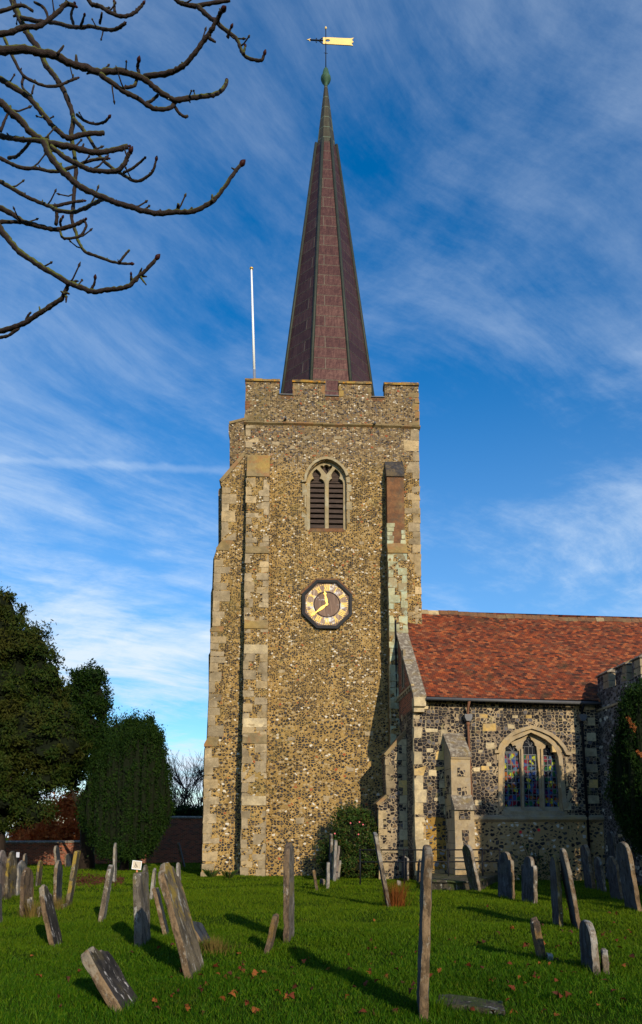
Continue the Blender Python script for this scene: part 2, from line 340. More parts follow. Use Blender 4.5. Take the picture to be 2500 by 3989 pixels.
M['tile'] = brickmat('tile', 0.175, 0.10, 0.006, [(0.06, (0.0225, 0.00988, 0.00765)), (0.18, (0.0765, 0.0205, 0.0102)), (0.34, (0.189, 0.0365, 0.0102)), (0.47, (0.108, 0.0304, 0.0153)), (0.60, (0.279, 0.057, 0.0145)), (0.72, (0.108, 0.0471, 0.0272)), (0.84, (0.342, 0.0874, 0.0229)), (0.97, (0.207, 0.106, 0.0595))], (0.018, 0.0076, 0.0051), 0.9, mossy=((0.054, 0.0319, 0.0136), 0.75))
M['brick'] = brickmat('brick', 0.235, 0.078, 0.010, [(0.1, (0.10, 0.025, 0.014)), (0.5, (0.23, 0.05, 0.02)), (0.9, (0.34, 0.09, 0.035))], (0.24, 0.19, 0.14))
M['brickwall'] = brickmat('brickwall', 0.24, 0.08, 0.012, [(0.1, (0.11, 0.025, 0.012)), (0.5, (0.25, 0.05, 0.02)), (0.9, (0.36, 0.085, 0.03))], (0.22, 0.16, 0.11), mossy=((0.09, 0.06, 0.05), 0.6))
def coppermat(name, cols, seam, bw, bh, metal=0.35, rough=0.5, dent=0.5):
    m, n = mat(name); uv = n('ShaderNodeTexCoord').outputs['UV']; co = objco(n)
    bt = n('ShaderNodeTexBrick', {'Vector': uv, 'Color1': (0, 0, 0), 'Color2': (1, 1, 1), 'Mortar': (0.5,) * 3, 'Scale': 1.0, 'Mortar Size': 0.030, 'Mortar Smooth': 0.3, 'Bias': 0.0, 'Brick Width': bw, 'Row Height': bh})
    r = n('ShaderNodeSeparateColor', {0: bt.outputs[0]}).outputs[0]
    st = n.noise(n.scale(co, (7, 7, 0.5)), 1.6, 6, 0.7)
    col = n.ramp(n.math('ADD', n.math('MULTIPLY', r, 0.14), n.math('MULTIPLY', st, 0.86)), [(0.25, cols[0]), (0.5, cols[1]), (0.75, cols[2])])
    sm = n.math('MULTIPLY', n.step(n.noise(n.scale(co, (5, 5, 0.35)), 3.0, 6, 0.75), 0.60, 0.74), 0.55)
    col = n.mix(sm, col, seam); col = n.mix(n.math('MULTIPLY', bt.outputs['Fac'], 0.75), col, seam); setc(n, col)
    n.b.inputs['Roughness'].default_value = rough; n.b.inputs['Metallic'].default_value = metal
    dn = n.noise(n.scale(co, (1, 1, 0.8)), 3.5, 5, 0.6)
    bump(n, n.math('ADD', n.math('MULTIPLY', dn, dent), n.math('MULTIPLY', bt.outputs['Fac'], 0.5)), 0.6, 0.05); return m
M['copper'] = coppermat('copper', [(0.038, 0.016, 0.018), (0.076, 0.035, 0.031), (0.13, 0.070, 0.055)], (0.14, 0.115, 0.085), 9.0, 0.62, 0.62, 0.50, 0.9)
M['copper_old'] = coppermat('copper_old', [(0.030, 0.026, 0.018), (0.055, 0.048, 0.030), (0.080, 0.090, 0.058)], (0.12, 0.16, 0.11), 0.9, 0.7)
M['verdigris'] = plain('verdigris', (0.035, 0.085, 0.05), 0.7, 0.1, 0.7, 5)
M['rib'] = plain('rib', (0.040, 0.046, 0.038), 0.55, 0.3, 0.4, 3)
M['gold'] = plain('gold', (0.85, 0.52, 0.10), 0.38, 0.55, 0.12, 3)
M['goldleaf'] = plain('goldleaf', (0.95, 0.62, 0.13), 0.55, 0.0, 0.1, 3)
M['iron'] = plain('iron', (0.014, 0.015, 0.018), 0.45, 0.3, 0.3, 5)
M['blackpaint'] = plain('blackpaint', (0.012, 0.013, 0.016), 0.4, 0.0, 0.3, 5)
M['rust'] = plain('rust', (0.17, 0.075, 0.04), 0.8, 0.0, 0.5, 7)
M['white'] = plain('white', (0.78, 0.78, 0.76), 0.45, 0.0, 0.06, 2)
M['steel'] = plain('steel', (0.45, 0.46, 0.48), 0.35, 0.6, 0.1, 2)
M['lead'] = plain('lead', (0.095, 0.095, 0.10), 0.55, 0.1, 0.3, 4)
M['dark'] = plain('dark', (0.008, 0.008, 0.009), 0.9, 0, 0.2, 4)
def woodmat():
    m, n = mat('louvre_wood'); co = objco(n)
    g = n.noise(n.scale(co, (2, 2, 22)), 2.0, 5, 0.65)
    setc(n, n.ramp(g, [(0.25, (0.022, 0.016, 0.013)), (0.55, (0.060, 0.040, 0.031)), (0.8, (0.12, 0.085, 0.062))])); bump(n, g, 0.4, 0.01); return m
M['louvre'] = woodmat()
def dialmat(nm, a, b_, c_, pa):
    m, n = mat(nm); co = objco(n)
    g = n.noise(n.scale(co, (14, 14, 1.2)), 1.2, 6, 0.7)
    c = n.ramp(g, [(0.25, a), (0.5, b_), (0.75, c_)])
    c = n.mix(n.math('MULTIPLY', n.step(n.noise(co, 2.6, 5, 0.7), pa, pa + 0.1), 0.9), c, (0.62, 0.62, 0.64)); setc(n, c)  # random pale patches paint glare onto the dial
    n.b.inputs['Roughness'].default_value = 0.5; return m
M['dial'] = dialmat('dial', (0.03, 0.016, 0.012), (0.13, 0.068, 0.042), (0.28, 0.18, 0.12), 0.60)
M['dial_ring'] = dialmat('dial_ring', (0.06, 0.034, 0.024), (0.24, 0.15, 0.10), (0.52, 0.41, 0.30), 0.50)
def glassmat():
    """stained glass: small leaded panes, each tinted, with pale glints put into the colour"""
    m, n = mat('stained_glass'); uv = n('ShaderNodeTexCoord').outputs['UV']
    bt = n('ShaderNodeTexBrick', {'Vector': uv, 'Color1': (0, 0, 0), 'Color2': (1, 1, 1), 'Mortar': (0.5,) * 3, 'Scale': 1.0, 'Mortar Size': 0.016, 'Mortar Smooth': 0.0, 'Bias': 0.0, 'Brick Width': 0.165, 'Row Height': 0.235}, offset=0.0)
    vo = n('ShaderNodeTexVoronoi', {'Vector': n.scale(uv, (1, 0.8, 1)), 'Scale': 7.5, 'Randomness': 1.0}); rc = n('ShaderNodeSeparateColor', {0: vo.outputs['Color']}).outputs
    col = n.ramp(rc[0], [(0, (0.006, 0.010, 0.02)), (0.24, (0.015, 0.045, 0.16)), (0.36, (0.13, 0.008, 0.018)), (0.48, (0.006, 0.008, 0.012)), (0.60, (0.01, 0.08, 0.03)), (0.70, (0.03, 0.08, 0.17)), (0.79, (0.30, 0.32, 0.012)), (0.86, (0.07, 0.012, 0.05)), (0.95, (0.22, 0.07, 0.012))], 'CONSTANT')
    gl = n.step(n.noise(uv, 9, 4, 0.6, 2.0), 0.60, 0.72)
    col = n.mix(n.math('MULTIPLY', gl, 0.35), col, (0.40, 0.40, 0.45))
    col = n.mix(bt.outputs['Fac'], col, (0.10, 0.11, 0.12)); setc(n, col)
    n.b.inputs['Roughness'].default_value = 0.16; n.b.inputs['Specular IOR Level'].default_value = 0.5
    bump(n, n.noise(uv, 4, 2), 0.25, 0.02); return m
M['glass'] = glassmat()
M['darkglass'] = plain('darkglass', (0.012, 0.014, 0.018), 0.12, 0, 0.2, 3)
def headstone(name, a, b, dark, lich, amt=0.5, pale=(0.55, 0.53, 0.48), pamt=0.5):
    """old gravestone: rain streaks down the face, pale crusts and coloured lichen; every stone gets its own pattern"""
    m, n = mat(name); co = objco(n); oi = n('ShaderNodeObjectInfo').outputs['Random']
    off = n('ShaderNodeCombineXYZ', {0: n.math('MULTIPLY', oi, 37.0), 1: n.math('MULTIPLY', oi, 91.0), 2: n.math('MULTIPLY', oi, 13.0)}).outputs[0]
    p = n('ShaderNodeVectorMath', {0: co, 1: off}, operation='ADD').outputs[0]
    st = n.noise(n.scale(p, (6, 6, 2.2)), 1.6, 6, 0.72); f = n.noise(p, 4.0, 6, 0.65); g = n.noise(p, 30, 5, 0.7)
    c = n.mix(n.step(f, 0.35, 0.65), a, b)
    c = n.mix(n.math('MULTIPLY', n.step(st, 0.46, 0.58), 0.88), c, dark)
    c = n.mix(n.math('MULTIPLY', n.step(n.noise(n.scale(p, (3, 3, 1.2)), 3.0, 6, 0.75), 0.57, 0.64), pamt), c, pale)
    zt = n('ShaderNodeSeparateXYZ', {0: n('ShaderNodeTexCoord').outputs['Generated']}).outputs[2]
    lm = n.step(n.math('ADD', n.noise(p, 2.6, 6, 0.7), n.math('MULTIPLY', n.math('SUBTRACT', zt, 0.5), 0.14)), 0.52, 0.62)
    c = n.mix(n.math('MULTIPLY', lm, amt), c, lich)
    vo = n('ShaderNodeTexVoronoi', {'Vector': p, 'Scale': 9.0}); rc = n('ShaderNodeSeparateColor', {0: vo.outputs['Color']}).outputs
    sp = n.math('MULTIPLY', n.step(n.math('ADD', vo.outputs['Distance'], n.math('MULTIPLY', g, 0.12)), n.math('ADD', 0.08, n.math('MULTIPLY', rc[1], 0.22)), 0.06), n.step(rc[0], 0.62, 0.64))
    c = n.mix(n.math('MULTIPLY', sp, 0.8), c, n.mix(rc[2], pale, lich))      # round lichen rosettes
    c = n.mix(0.7, c, n.mix(g, (0.4,) * 3, (1.4,) * 3), 'MULTIPLY'); setc(n, c)
    n.b.inputs['Roughness'].default_value = 0.9
    bump(n, n.math('ADD', g, n.math('MULTIPLY', st, 0.8)), 0.7, 0.02); return m
YL = (0.27, 0.185, 0.03)
G = {'grey': headstone('grave_grey', (0.17, 0.146, 0.119), (0.116, 0.0986, 0.0782), (0.051, 0.0422, 0.034), (0.177, 0.136, 0.0476), 0.5),
     'brown': headstone('grave_brown', (0.163, 0.112, 0.068), (0.109, 0.0714, 0.0442), (0.0476, 0.034, 0.0238), (0.19, 0.109, 0.0204), 0.5, pamt=0.35),
     'pink': headstone('grave_pink', (0.245, 0.194, 0.17), (0.184, 0.146, 0.133), (0.109, 0.0884, 0.0816), (0.204, 0.177, 0.136), 0.4),
     'pale': headstone('grave_pale', (0.272, 0.245, 0.211), (0.218, 0.194, 0.17), (0.116, 0.105, 0.0952), (0.245, 0.184, 0.0612), 0.3),
     'slate': headstone('grave_slate', (0.055, 0.064, 0.078), (0.034, 0.040, 0.050), (0.012, 0.014, 0.017), (0.08, 0.085, 0.07), 0.35, pale=(0.20, 0.23, 0.26), pamt=0.30),  # dark slate, albedo lowered further to deepen the shade on the faces
     'yellow': headstone('grave_yellow', (0.163, 0.129, 0.0816), (0.116, 0.0884, 0.0544), (0.0544, 0.0442, 0.0306), YL, 0.9),
     'crust': headstone('grave_crust', (0.050, 0.042, 0.036), (0.030, 0.025, 0.021), (0.012, 0.010, 0.009), (0.13, 0.10, 0.03), 0.3, pale=(0.55, 0.50, 0.45), pamt=0.95),
     'edgebrown': headstone('grave_edge_brown', (0.204, 0.136, 0.0748), (0.136, 0.0884, 0.0476), (0.068, 0.0442, 0.0238), (0.286, 0.258, 0.204), 0.5, pale=(0.34, 0.313, 0.258), pamt=0.4),  # edge rims: lichen tones, with the brightness of sunlit edges put into the colour
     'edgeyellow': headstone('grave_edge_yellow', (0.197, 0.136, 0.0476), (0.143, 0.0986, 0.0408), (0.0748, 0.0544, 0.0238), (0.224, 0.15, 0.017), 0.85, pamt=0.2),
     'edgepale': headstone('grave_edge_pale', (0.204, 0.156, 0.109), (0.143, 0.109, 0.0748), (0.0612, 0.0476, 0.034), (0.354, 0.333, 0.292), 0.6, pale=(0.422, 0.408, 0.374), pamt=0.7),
     'mossy': headstone('grave_mossy', (0.085, 0.068, 0.0442), (0.0544, 0.0462, 0.0306), (0.0204, 0.0184, 0.0136), (0.0408, 0.0544, 0.0122), 0.85)}
def leafmat(name, cols, trans=0.25, var=0.6, rough=0.6, patch=None):
    m, n = mat(name); ri = n('ShaderNodeNewGeometry').outputs['Random Per Island']; co = objco(n)
    c = n.ramp(ri, [(i / max(1, len(cols) - 1), k) for i, k in enumerate(cols)])
    if patch: c = n.mix(n.math('MULTIPLY', n.step(n.noise(co, patch[1], 4, 0.6), 0.46, 0.62), patch[2]), c, patch[0])
    c = n.mix(var, c, n.mix(n.noise(co, 0.9, 4, 0.6), (0.35,) * 3, (1.55,) * 3), 'MULTIPLY'); pass
    if name == 'grass':      # yellower, brighter blades farther off paint in the sunlit band, in patches
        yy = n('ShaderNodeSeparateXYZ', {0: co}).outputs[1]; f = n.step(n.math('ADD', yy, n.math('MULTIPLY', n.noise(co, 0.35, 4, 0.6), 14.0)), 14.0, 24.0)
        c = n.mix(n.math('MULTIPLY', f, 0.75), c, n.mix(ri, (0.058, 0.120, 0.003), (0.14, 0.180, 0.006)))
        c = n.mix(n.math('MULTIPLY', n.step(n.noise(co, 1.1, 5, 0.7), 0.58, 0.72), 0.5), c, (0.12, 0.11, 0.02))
    setc(n, c)
    n.b.inputs['Roughness'].default_value = rough; n.b.inputs['Specular IOR Level'].default_value = 0.06
    if trans:
        t = n('ShaderNodeBsdfTranslucent', {'Color': c}); mx = n('ShaderNodeMixShader', {0: trans, 1: n.b.outputs[0], 2: t.outputs[0]}); n.l.new(mx.outputs[0], n.o.inputs[0])
    return m
M['yew'] = leafmat('yew', [(0.008, 0.019, 0.003), (0.016, 0.034, 0.005), (0.036, 0.046, 0.007), (0.018, 0.036, 0.006)], 0.1, patch=((0.055, 0.042, 0.008), 0.45, 0.45))
M['yew_green'] = leafmat('yew_green', [(0.004, 0.014, 0.003), (0.010, 0.026, 0.004), (0.020, 0.040, 0.005)], 0.1)
M['bush'] = leafmat('bush', [(0.012, 0.032, 0.006), (0.028, 0.062, 0.010), (0.045, 0.075, 0.014), (0.075, 0.045, 0.012)], 0.15, rough=0.35)
M['inner'] = plain('inner_twigs', (0.008, 0.011, 0.005), 1.0, 0, 0.5, 5)
M['beech'] = leafmat('beech', [(0.42, 0.08, 0.02), (0.62, 0.15, 0.035), (0.72, 0.25, 0.07)], 0.45)  # leaf colours raised to stand in for sunlight the yews block
M['twigpink'] = leafmat('twigpink', [(0.20, 0.085, 0.08), (0.30, 0.15, 0.14)], 0.0)
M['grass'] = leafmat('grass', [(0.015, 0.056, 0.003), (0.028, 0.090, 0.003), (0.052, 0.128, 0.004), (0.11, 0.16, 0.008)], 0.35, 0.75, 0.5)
M['dry'] = leafmat('dry', [(0.10, 0.075, 0.02), (0.20, 0.13, 0.04), (0.08, 0.09, 0.015)], 0.3)
M['rustgrass'] = leafmat('rustgrass', [(0.16, 0.045, 0.012), (0.26, 0.085, 0.02), (0.10, 0.06, 0.015)], 0.3)
M['leaf_orange'] = leafmat('leaf_orange', [(0.20, 0.055, 0.014), (0.26, 0.09, 0.025)], 0.2, 0.3)
M['leaf_red'] = leafmat('leaf_red', [(0.10, 0.024, 0.012), (0.15, 0.038, 0.015)], 0.2, 0.3)
M['leaf_dark'] = leafmat('leaf_dark', [(0.045, 0.014, 0.010), (0.08, 0.026, 0.016)], 0.1, 0.3)
M['pinkflower'] = plain('pinkflower', (0.70, 0.16, 0.18), 0.6, 0, 0.2, 4)
M['redflower'] = plain('redflower', (0.55, 0.02, 0.02), 0.6, 0, 0.2, 4)
M['bark'] = plain('bark', (0.028, 0.020, 0.015), 0.9, 0, 0.5, 8)
M['twig'] = plain('twig', (0.045, 0.033, 0.030), 0.9, 0, 0.4, 8)
def barkmat():
    m, n = mat('mossy_bark'); co = objco(n)
    g = n.noise(co, 26, 5, 0.7); nz = n('ShaderNodeSeparateXYZ', {0: n('ShaderNodeNewGeometry').outputs['Normal']}).outputs[2]
    c = n.mix(g, (0.008, 0.005, 0.005), (0.036, 0.021, 0.017))
    ms = n.step(n.math('ADD', n.math('MULTIPLY', nz, 0.35), n.noise(co, 3.2, 5, 0.65)), 0.52, 0.68)
    c = n.mix(ms, c, n.mix(g, (0.020, 0.030, 0.005), (0.115, 0.125, 0.016))); setc(n, c)
    bump(n, g, 0.8, 0.02); return m
M['mossbark'] = barkmat()
M['bud'] = plain('bud', (0.032, 0.009, 0.009), 0.5, 0, 0.5, 30)
def soilmat():
    m, n = mat('turf'); co = objco(n)
    c = n.mix(n.noise(co, 1.2, 5, 0.6), (0.018, 0.040, 0.004), (0.045, 0.075, 0.008))
    c = n.mix(n.math('MULTIPLY', n.step(n.noise(co, 5.0, 5, 0.7), 0.55, 0.7), 0.5), c, (0.05, 0.045, 0.015)); setc(n, c)
    n.b.inputs['Roughness'].default_value = 1.0; n.b.inputs['Specular IOR Level'].default_value = 0.0
    bump(n, n.noise(co, 22, 5, 0.7), 0.8, 0.05); return m
M['turf'] = soilmat()

# ------------------------------------------------------------------ ground
def gz(x, y):
    """gentle hummocks of the churchyard"""
    x = np.asarray(x, float); y = np.asarray(y, float)
    return 0.035 * np.sin(x * 0.9 + 1.3) * np.sin(y * 0.55 + 0.4) + 0.025 * np.sin(x * 1.9 + y * 1.1) + 0.02 * np.sin(y * 1.7 - x * 0.6)
gx = np.concatenate([[-900, -300, -120, -60], np.arange(-40, 40.1, 0.5), [60, 120, 300, 900]]); gy = np.concatenate([[-300, -100, -40, -15], np.arange(-6, 62.1, 0.5), [80, 130, 300, 1500]])
X, Y = np.meshgrid(gx, gy); Z = gz(X, Y) * ((np.abs(X) < 41) & (Y > -7) & (Y < 62.5))
V = np.stack([X.ravel(), Y.ravel(), Z.ravel()], 1); nx, ny = len(gx), len(gy)
ii, jj = np.meshgrid(np.arange(nx - 1), np.arange(ny - 1)); b = (jj * nx + ii).ravel()
tag(np_mesh('ground', V, np.stack([b, b + 1, b + nx + 1, b + nx], 1), M['turf'], smooth=True), 'green churchyard turf with gentle hummocks between the graves', kind='structure')

# ------------------------------------------------------------------ church
T = Frame(at_y(1272, 3300, 31.0), R(2.5)); T.o.z = 0
C = Frame(at_y(1618, 3300, 27.6), R(5.5)); C.o.z = 0
church = empty('church', (T.o.x, T.o.y, 0), 'flint church with tall tower, dark copper spire, gilded clock and red tiled chapel', 'church')
def tw(px, py, v=0.0): return T.uw(px, py, v)
def cw(px, py, v=0.0): return C.uw(px, py, v)
uL = tw(956, 1700)[0]; uR = tw(1634, 1950)[0]; TD = uR - uL
w_str = tw(1290, 1657)[1]; w_emb = tw(1290, 1546)[1]; w_top = tw(1290, 1496)[1]
print('tower', uL, uR, w_str, w_emb, w_top)
def quoins(mb, u, side, w0, w1, vf, m, hmin=0.26, hmax=0.46, lw=(0.30, 0.62), proud=0.012, dep=0.25, gap=0.012):
    """alternate long and short corner stones; side=+1: the stones run to the right of u; vf(w) gives the face"""
    w_ = w0; k = random.randint(0, 1)
    while w_ < w1 - 0.1:
        h = min(random.uniform(hmin, hmax), w1 - w_); L = lw[k % 2] * random.uniform(0.75, 1.2); k += 1
        if random.random() > 0.08:
            a, b_ = (u - proud, u + L) if side > 0 else (u - L, u + proud); f = vf(w_ + h / 2) - proud * random.uniform(0.3, 1.3)
            mb.blk(a, b_, f, f + dep, w_ + gap / 2, w_ + h - gap / 2, m, 0.024)
        w_ += h
# --- tower walls
def arc(c, r, a0, a1, n): return [(c[0] + r * math.cos(R(a0 + (a1 - a0) * i / n)), c[1] + r * math.sin(R(a0 + (a1 - a0) * i / n))) for i in range(n + 1)]
def bz(rx, ry, v=0.0): return tw(1150 + rx * 0.16534, 1750 + ry * 0.16534, v)      # belfry window close-up
def pts(fn, L, v=0.0): return [fn(a, b_, v) for a, b_ in L]
bel_open = pts(bz, [(262, 1895), (1212, 1895), (1200, 800), (1190, 690), (1150, 560), (1070, 440), (960, 340), (850, 285), (732, 258), (610, 290), (500, 355), (400, 450), (325, 560), (285, 670), (272, 800)])
mb = MB(T)
mb.plate([(uL, -0.3), (uR, -0.3), (uR, w_str), (uL, w_str)], [bel_open], 0.0, 0.6, 0, 1)
mb.box(uL, uR, 0.6, TD, -0.3, w_str, 0)
quoins(mb, uR, -1, 0.0, w_str - 0.1, lambda w_: 0.0, 1, 0.28, 0.55, (0.32, 0.62))
quoins(mb, uL, 1, tw(956, 1745)[1], w_str - 0.1, lambda w_: 0.0, 1, 0.25, 0.45, (0.25, 0.5), 0.012)
for px, py, a, h in ((1152, 3188, 26, 20), (1120, 2870, 30, 14), (1420, 2850, 34, 16), (1085, 2610, 24, 12), (1160, 3185, 24, 22), (1400, 2110, 20, 12), (1385, 1660 + 60, 26, 12), (1200, 1760, 32, 12),
                     (1470, 1745, 22, 16), (1130, 1735, 18, 16), (1260, 1742, 24, 14), (1350, 2990, 28, 16), (1260, 3100, 20, 24), (1430, 2640, 26, 14), (1300, 1700, 30, 12), (1180, 1700, 30, 12), (1060, 1720, 30, 14)):
    u, w_ = tw(px, py); k = 31 / 2811
    mb.blk(u, u + a * k, -0.014, 0.2, w_ - h * k, w_, 1, 0.02)
tower = mb.build('tower', [M['flint_tower'], M['quoin']], church)
# --- string course and spouts
mb = MB(T)
for i in range(9):
    a, b_ = uL - 0.09 + (TD + 0.18) * i / 9, uL - 0.09 + (TD + 0.18) * (i + 1) / 9; d = random.uniform(-0.015, 0.015)
    mb.prism_v([(0.0, w_str - 0.07 + d), (-0.10, w_str + d), (-0.10, w_str + 0.05 + d), (0.0, w_str + 0.11 + d)], a + 0.004, b_ - 0.004)
for s_, u in ((-1, uL), (1, uR)):
    mb.box(min(u, u + s_ * 0.09), max(u, u + s_ * 0.09), 0.0, TD, w_str - 0.04, w_str + 0.07)
mb.build('string_course', M['weather'], church)
for px, py in ((1112, 1636), (1458, 1656)):
    mb = MB(T); u, w_ = tw(px, py); mb.tube([T.p(u, 0.1, w_ + 0.02), T.p(u, -0.22, w_)], 0.055, 10); mb.build('waterspout', M['lead'], church)
# --- battlements
mer = [(956, 1088, 1472), (1140, 1265, 1478), (1320, 1445, 1485), (1498, 1624, 1490)]
VF = -0.03
outl = [(uL - 0.03, w_str + 0.04)]; copes = []
for i, (a, b_, t) in enumerate(mer):
    ua, ub = tw(a, 1500, VF)[0], tw(b_, 1500, VF)[0]; wt = w_top
    if i == 0: ua = uL - 0.03
    if i == 3: ub = uR + 0.03
    eb = tw(1100, 1546, VF)[1]
    if i: outl += [(ua, w_emb)]
    outl += [(ua, wt), (ub, wt)]
    if i < 3: outl += [(ub, w_emb)]
    copes.append((ua, ub, wt))
outl += [(uR + 0.03, w_str + 0.04)]
mb = MB(T); mb.prism(outl, VF, 0.42, 0)
for s_ in (uL - 0.03, uR + 0.03 - 0.45):
    mb.box(s_, s_ + 0.45, 0.42, TD, w_str + 0.04, w_emb, 0)
    for k in range(3): v0 = 0.9 + k * 2.1; mb.box(s_, s_ + 0.45, v0, v0 + 1.4, w_emb, w_top, 0)
mb.box(uL + 0.42, uR - 0.42, TD - 0.45, TD, w_str + 0.04, w_emb, 0)
for k in range(3): u0 = uL + 0.9 + k * 2.1; mb.box(u0, u0 + 1.4, TD - 0.45, TD, w_emb, w_top, 0)
mb.box(uL + 0.42, uR - 0.42, 0.42, TD - 0.45, w_str, w_str + 0.3, 3)           # leaded roof
for i in range(3):                                                             # red bricks under each embrasure
    ua, ub = copes[i][1], copes[i + 1][0]
    for row in range(2):
        x = ua + random.uniform(-0.02, 0.1)
        while x < ub - 0.12:
            mb.blk(x, min(x + random.uniform(0.16, 0.23), ub), VF - 0.008, 0.1, w_emb - 0.19 + row * 0.09, w_emb - 0.11 + row * 0.09, 2, 0.006); x += 0.235
for row in range(5): mb.blk(uL - 0.036, uL + random.uniform(0.12, 0.3), VF - 0.01, 0.2, w_emb - 0.75 + row * 0.085, w_emb - 0.68 + row * 0.085, 2, 0.008)
quoins(mb, uR + 0.03, -1, w_str + 0.1, w_top - 0.02, lambda w_: VF, 4, 0.25, 0.4, (0.2, 0.4))
quoins(mb, uL - 0.03, 1, w_str + 0.1, w_emb - 0.8, lambda w_: VF, 4, 0.25, 0.4, (0.2, 0.4))
for ua, ub, wt in copes[1:3]:
    quoins(mb, ua, 1, w_emb, w_top - 0.05, lambda w_: VF, 4, 0.2, 0.35, (0.12, 0.2), 0.006)
    quoins(mb, ub, -1, w_emb, w_top - 0.05, lambda w_: VF, 4, 0.2, 0.35, (0.12, 0.2), 0.006)
batt = mb.build('battlement', [M['flint_tower'], M['quoin'], M['brickpatch'], M['lead'], M['weather']], church)
for (ua, ub, wt), (_, _, t) in zip(copes, mer):
    mb = MB(T); n = 4; d0 = tw(1290, t, VF)[1] - tw(1290, 1494, VF)[1]
    for i in range(n):
        a, b_ = ua - 0.03 + (ub - ua + 0.06) * i / n, ua - 0.03 + (ub - ua + 0.06) * (i + 1) / n; j = random.uniform(-0.02, 0.02)
        mb.prism_v([(VF - 0.06, wt), (VF - 0.06, wt + 0.06), (VF + 0.12, wt + 0.24 + j), (0.42, wt + 0.22 + j), (0.47, wt)], a + 0.004, b_ - 0.003)
    mb.build('coping', M['lichen_cap'], batt)
for i in range(3):
    mb = MB(T); mb.box(copes[i][1] + 0.004, copes[i + 1][0] - 0.004, VF - 0.06, 0.45, w_emb + 0.002, w_emb + 0.045); mb.build('sill', M['lead'], batt)
# --- belfry window
mb = MB(T)
lightL = pts(bz, [(345, 1868), (690, 1868), (690, 800), (670, 740), (620, 700), (575, 690), (598, 640), (610, 590), (575, 530), (500, 462), (440, 510), (400, 575), (405, 630), (440, 690), (395, 700), (355, 745), (345, 800)], 0.14)
lightR = pts(bz, [(785, 1868), (1130, 1868), (1130, 800), (1110, 740), (1060, 705), (1030, 690), (1052, 640), (1055, 575), (1010, 510), (945, 462), (880, 540), (845, 600), (850, 640), (865, 690), (830, 705), (795, 750), (785, 800)], 0.14)
topo = pts(bz, [(732, 590), (645, 485), (590, 420), (592, 385), (640, 380), (668, 405), (690, 372), (740, 360), (780, 385), (800, 405), (835, 380), (868, 395), (870, 425), (820, 490)], 0.14)
mb.plate([bz(a, b_, 0.14) for a, b_ in [(258, 1900), (1215, 1900), (1204, 800), (1194, 690), (1154, 560), (1074, 440), (963, 337), (850, 282), (732, 254), (608, 287), (497, 352), (397, 447), (321, 558), (281, 670), (268, 800)]], [lightL, lightR, topo], 0.14, 0.34, 0, 0)
hood = pts(bz, [(150, 765), (235, 765), (245, 640), (290, 520), (370, 400), (470, 310), (600, 245), (732, 222), (860, 250), (990, 320), (1100, 415), (1175, 520), (1205, 600), (1222, 640)])
mb.ribbon(hood, 0.115, -0.10, 0.02)
mb.prism(pts(bz, [(340, 1868), (1130, 1868), (1160, 1950), (320, 1950)]), -0.02, 0.2, 1)
mb.ribbon(pts(bz, [(738, 1900), (738, 690)]), 0.13, 0.10, 0.16, 0)
quoins(mb, bz(265, 0)[0] - 0.0, -1, bz(0, 1900)[1], bz(0, 700)[1], lambda w_: 0.0, 0, 0.35, 0.6, (0.10, 0.20), 0.012, 0.1)
quoins(mb, bz(1210, 0)[0], 1, bz(0, 1900)[1], bz(0, 620)[1], lambda w_: 0.0, 0, 0.35, 0.6, (0.12, 0.22), 0.012, 0.1)
bel = mb.build('belfry_window', [M['tracery'], M['brickpatch']], church)
for a, b_ in ((330, 705), (770, 1145)):
    mb = MB(T); ua, ub = bz(a, 1000, 0.3)[0], bz(b_, 1000, 0.3)[0]; w0, w1 = bz(500, 1880, 0.3)[1], bz(500, 800, 0.3)[1]; n = 9
    for i in range(n):
        z0 = w0 + (w1 - w0) * i / n; z1 = z0 + (w1 - w0) / n * 1.02; j = random.uniform(-0.012, 0.012)
        mb.prism_v([(0.20 + j, z0), (0.225 + j, z0 - 0.01), (0.44, z1 + 0.03), (0.415, z1 + 0.05)], ua, ub)
        mb.prism_v([(0.185 + j, z0), (0.205 + j, z0), (0.215 + j, z0 + (w1 - w0) / n * 0.66), (0.195 + j, z0 + (w1 - w0) / n * 0.66)], ua + 0.02, ub - 0.02)
    w2 = bz(500, 420, 0.3)[1]; k = 8
    for i in range(k): z0 = w1 + 0.02 + (w2 - w1) * i / k; mb.box(ua, ub, 0.30 - 0.012 * (i % 2), 0.36, z0, z0 + (w2 - w1) / k - 0.012)
    mb.build('louvre', M['louvre'], bel)
mb = MB(T); mb.box(bz(550, 0, .4)[0], bz(900, 0, .4)[0], 0.40, 0.44, bz(0, 640, .4)[1], bz(0, 330, .4)[1]); mb.build('board', M['louvre'], bel)
# --- buttresses
def fr_buttress(name, ua, ub, prof, mats, q=True, body=0, qm=1, taper=0.0):
    """prof: (w, v) from the top down, the outline of the front; stands in front of the wall at v=0"""
    mb = MB(T)
    mb.prism_v([(0.0, prof[0][0])] + [(v, w_) for w_, v in prof] + [(0.0, prof[-1][0])], ua, ub, body)
    def vf(w_):
        for (wa, va), (wb, vb) in zip(prof, prof[1:]):
            if wb <= w_ <= wa: return va + (vb - va) * ((wa - w_) / max(1e-6, wa - wb))
        return prof[-1][1]
    return mb, vf
def wz(py, px=1000, v=-0.4): return tw(px, py, v)[1]
ua, ub = tw(961, 1950, -0.3)[0], tw(1047, 1950, -0.3)[0]
prof = [(wz(1757), -0.01), (wz(1850), -0.34), (wz(1851), -0.34), (wz(2129), -0.36), (wz(2150), -0.44), (wz(2420), -0.46), (wz(2446), -0.55), (wz(2862), -0.60), (wz(2893), -0.74), (wz(3240), -0.78), (-0.3, -0.84)]
mb, vf = fr_buttress('buttress', ua, ub, prof, None)
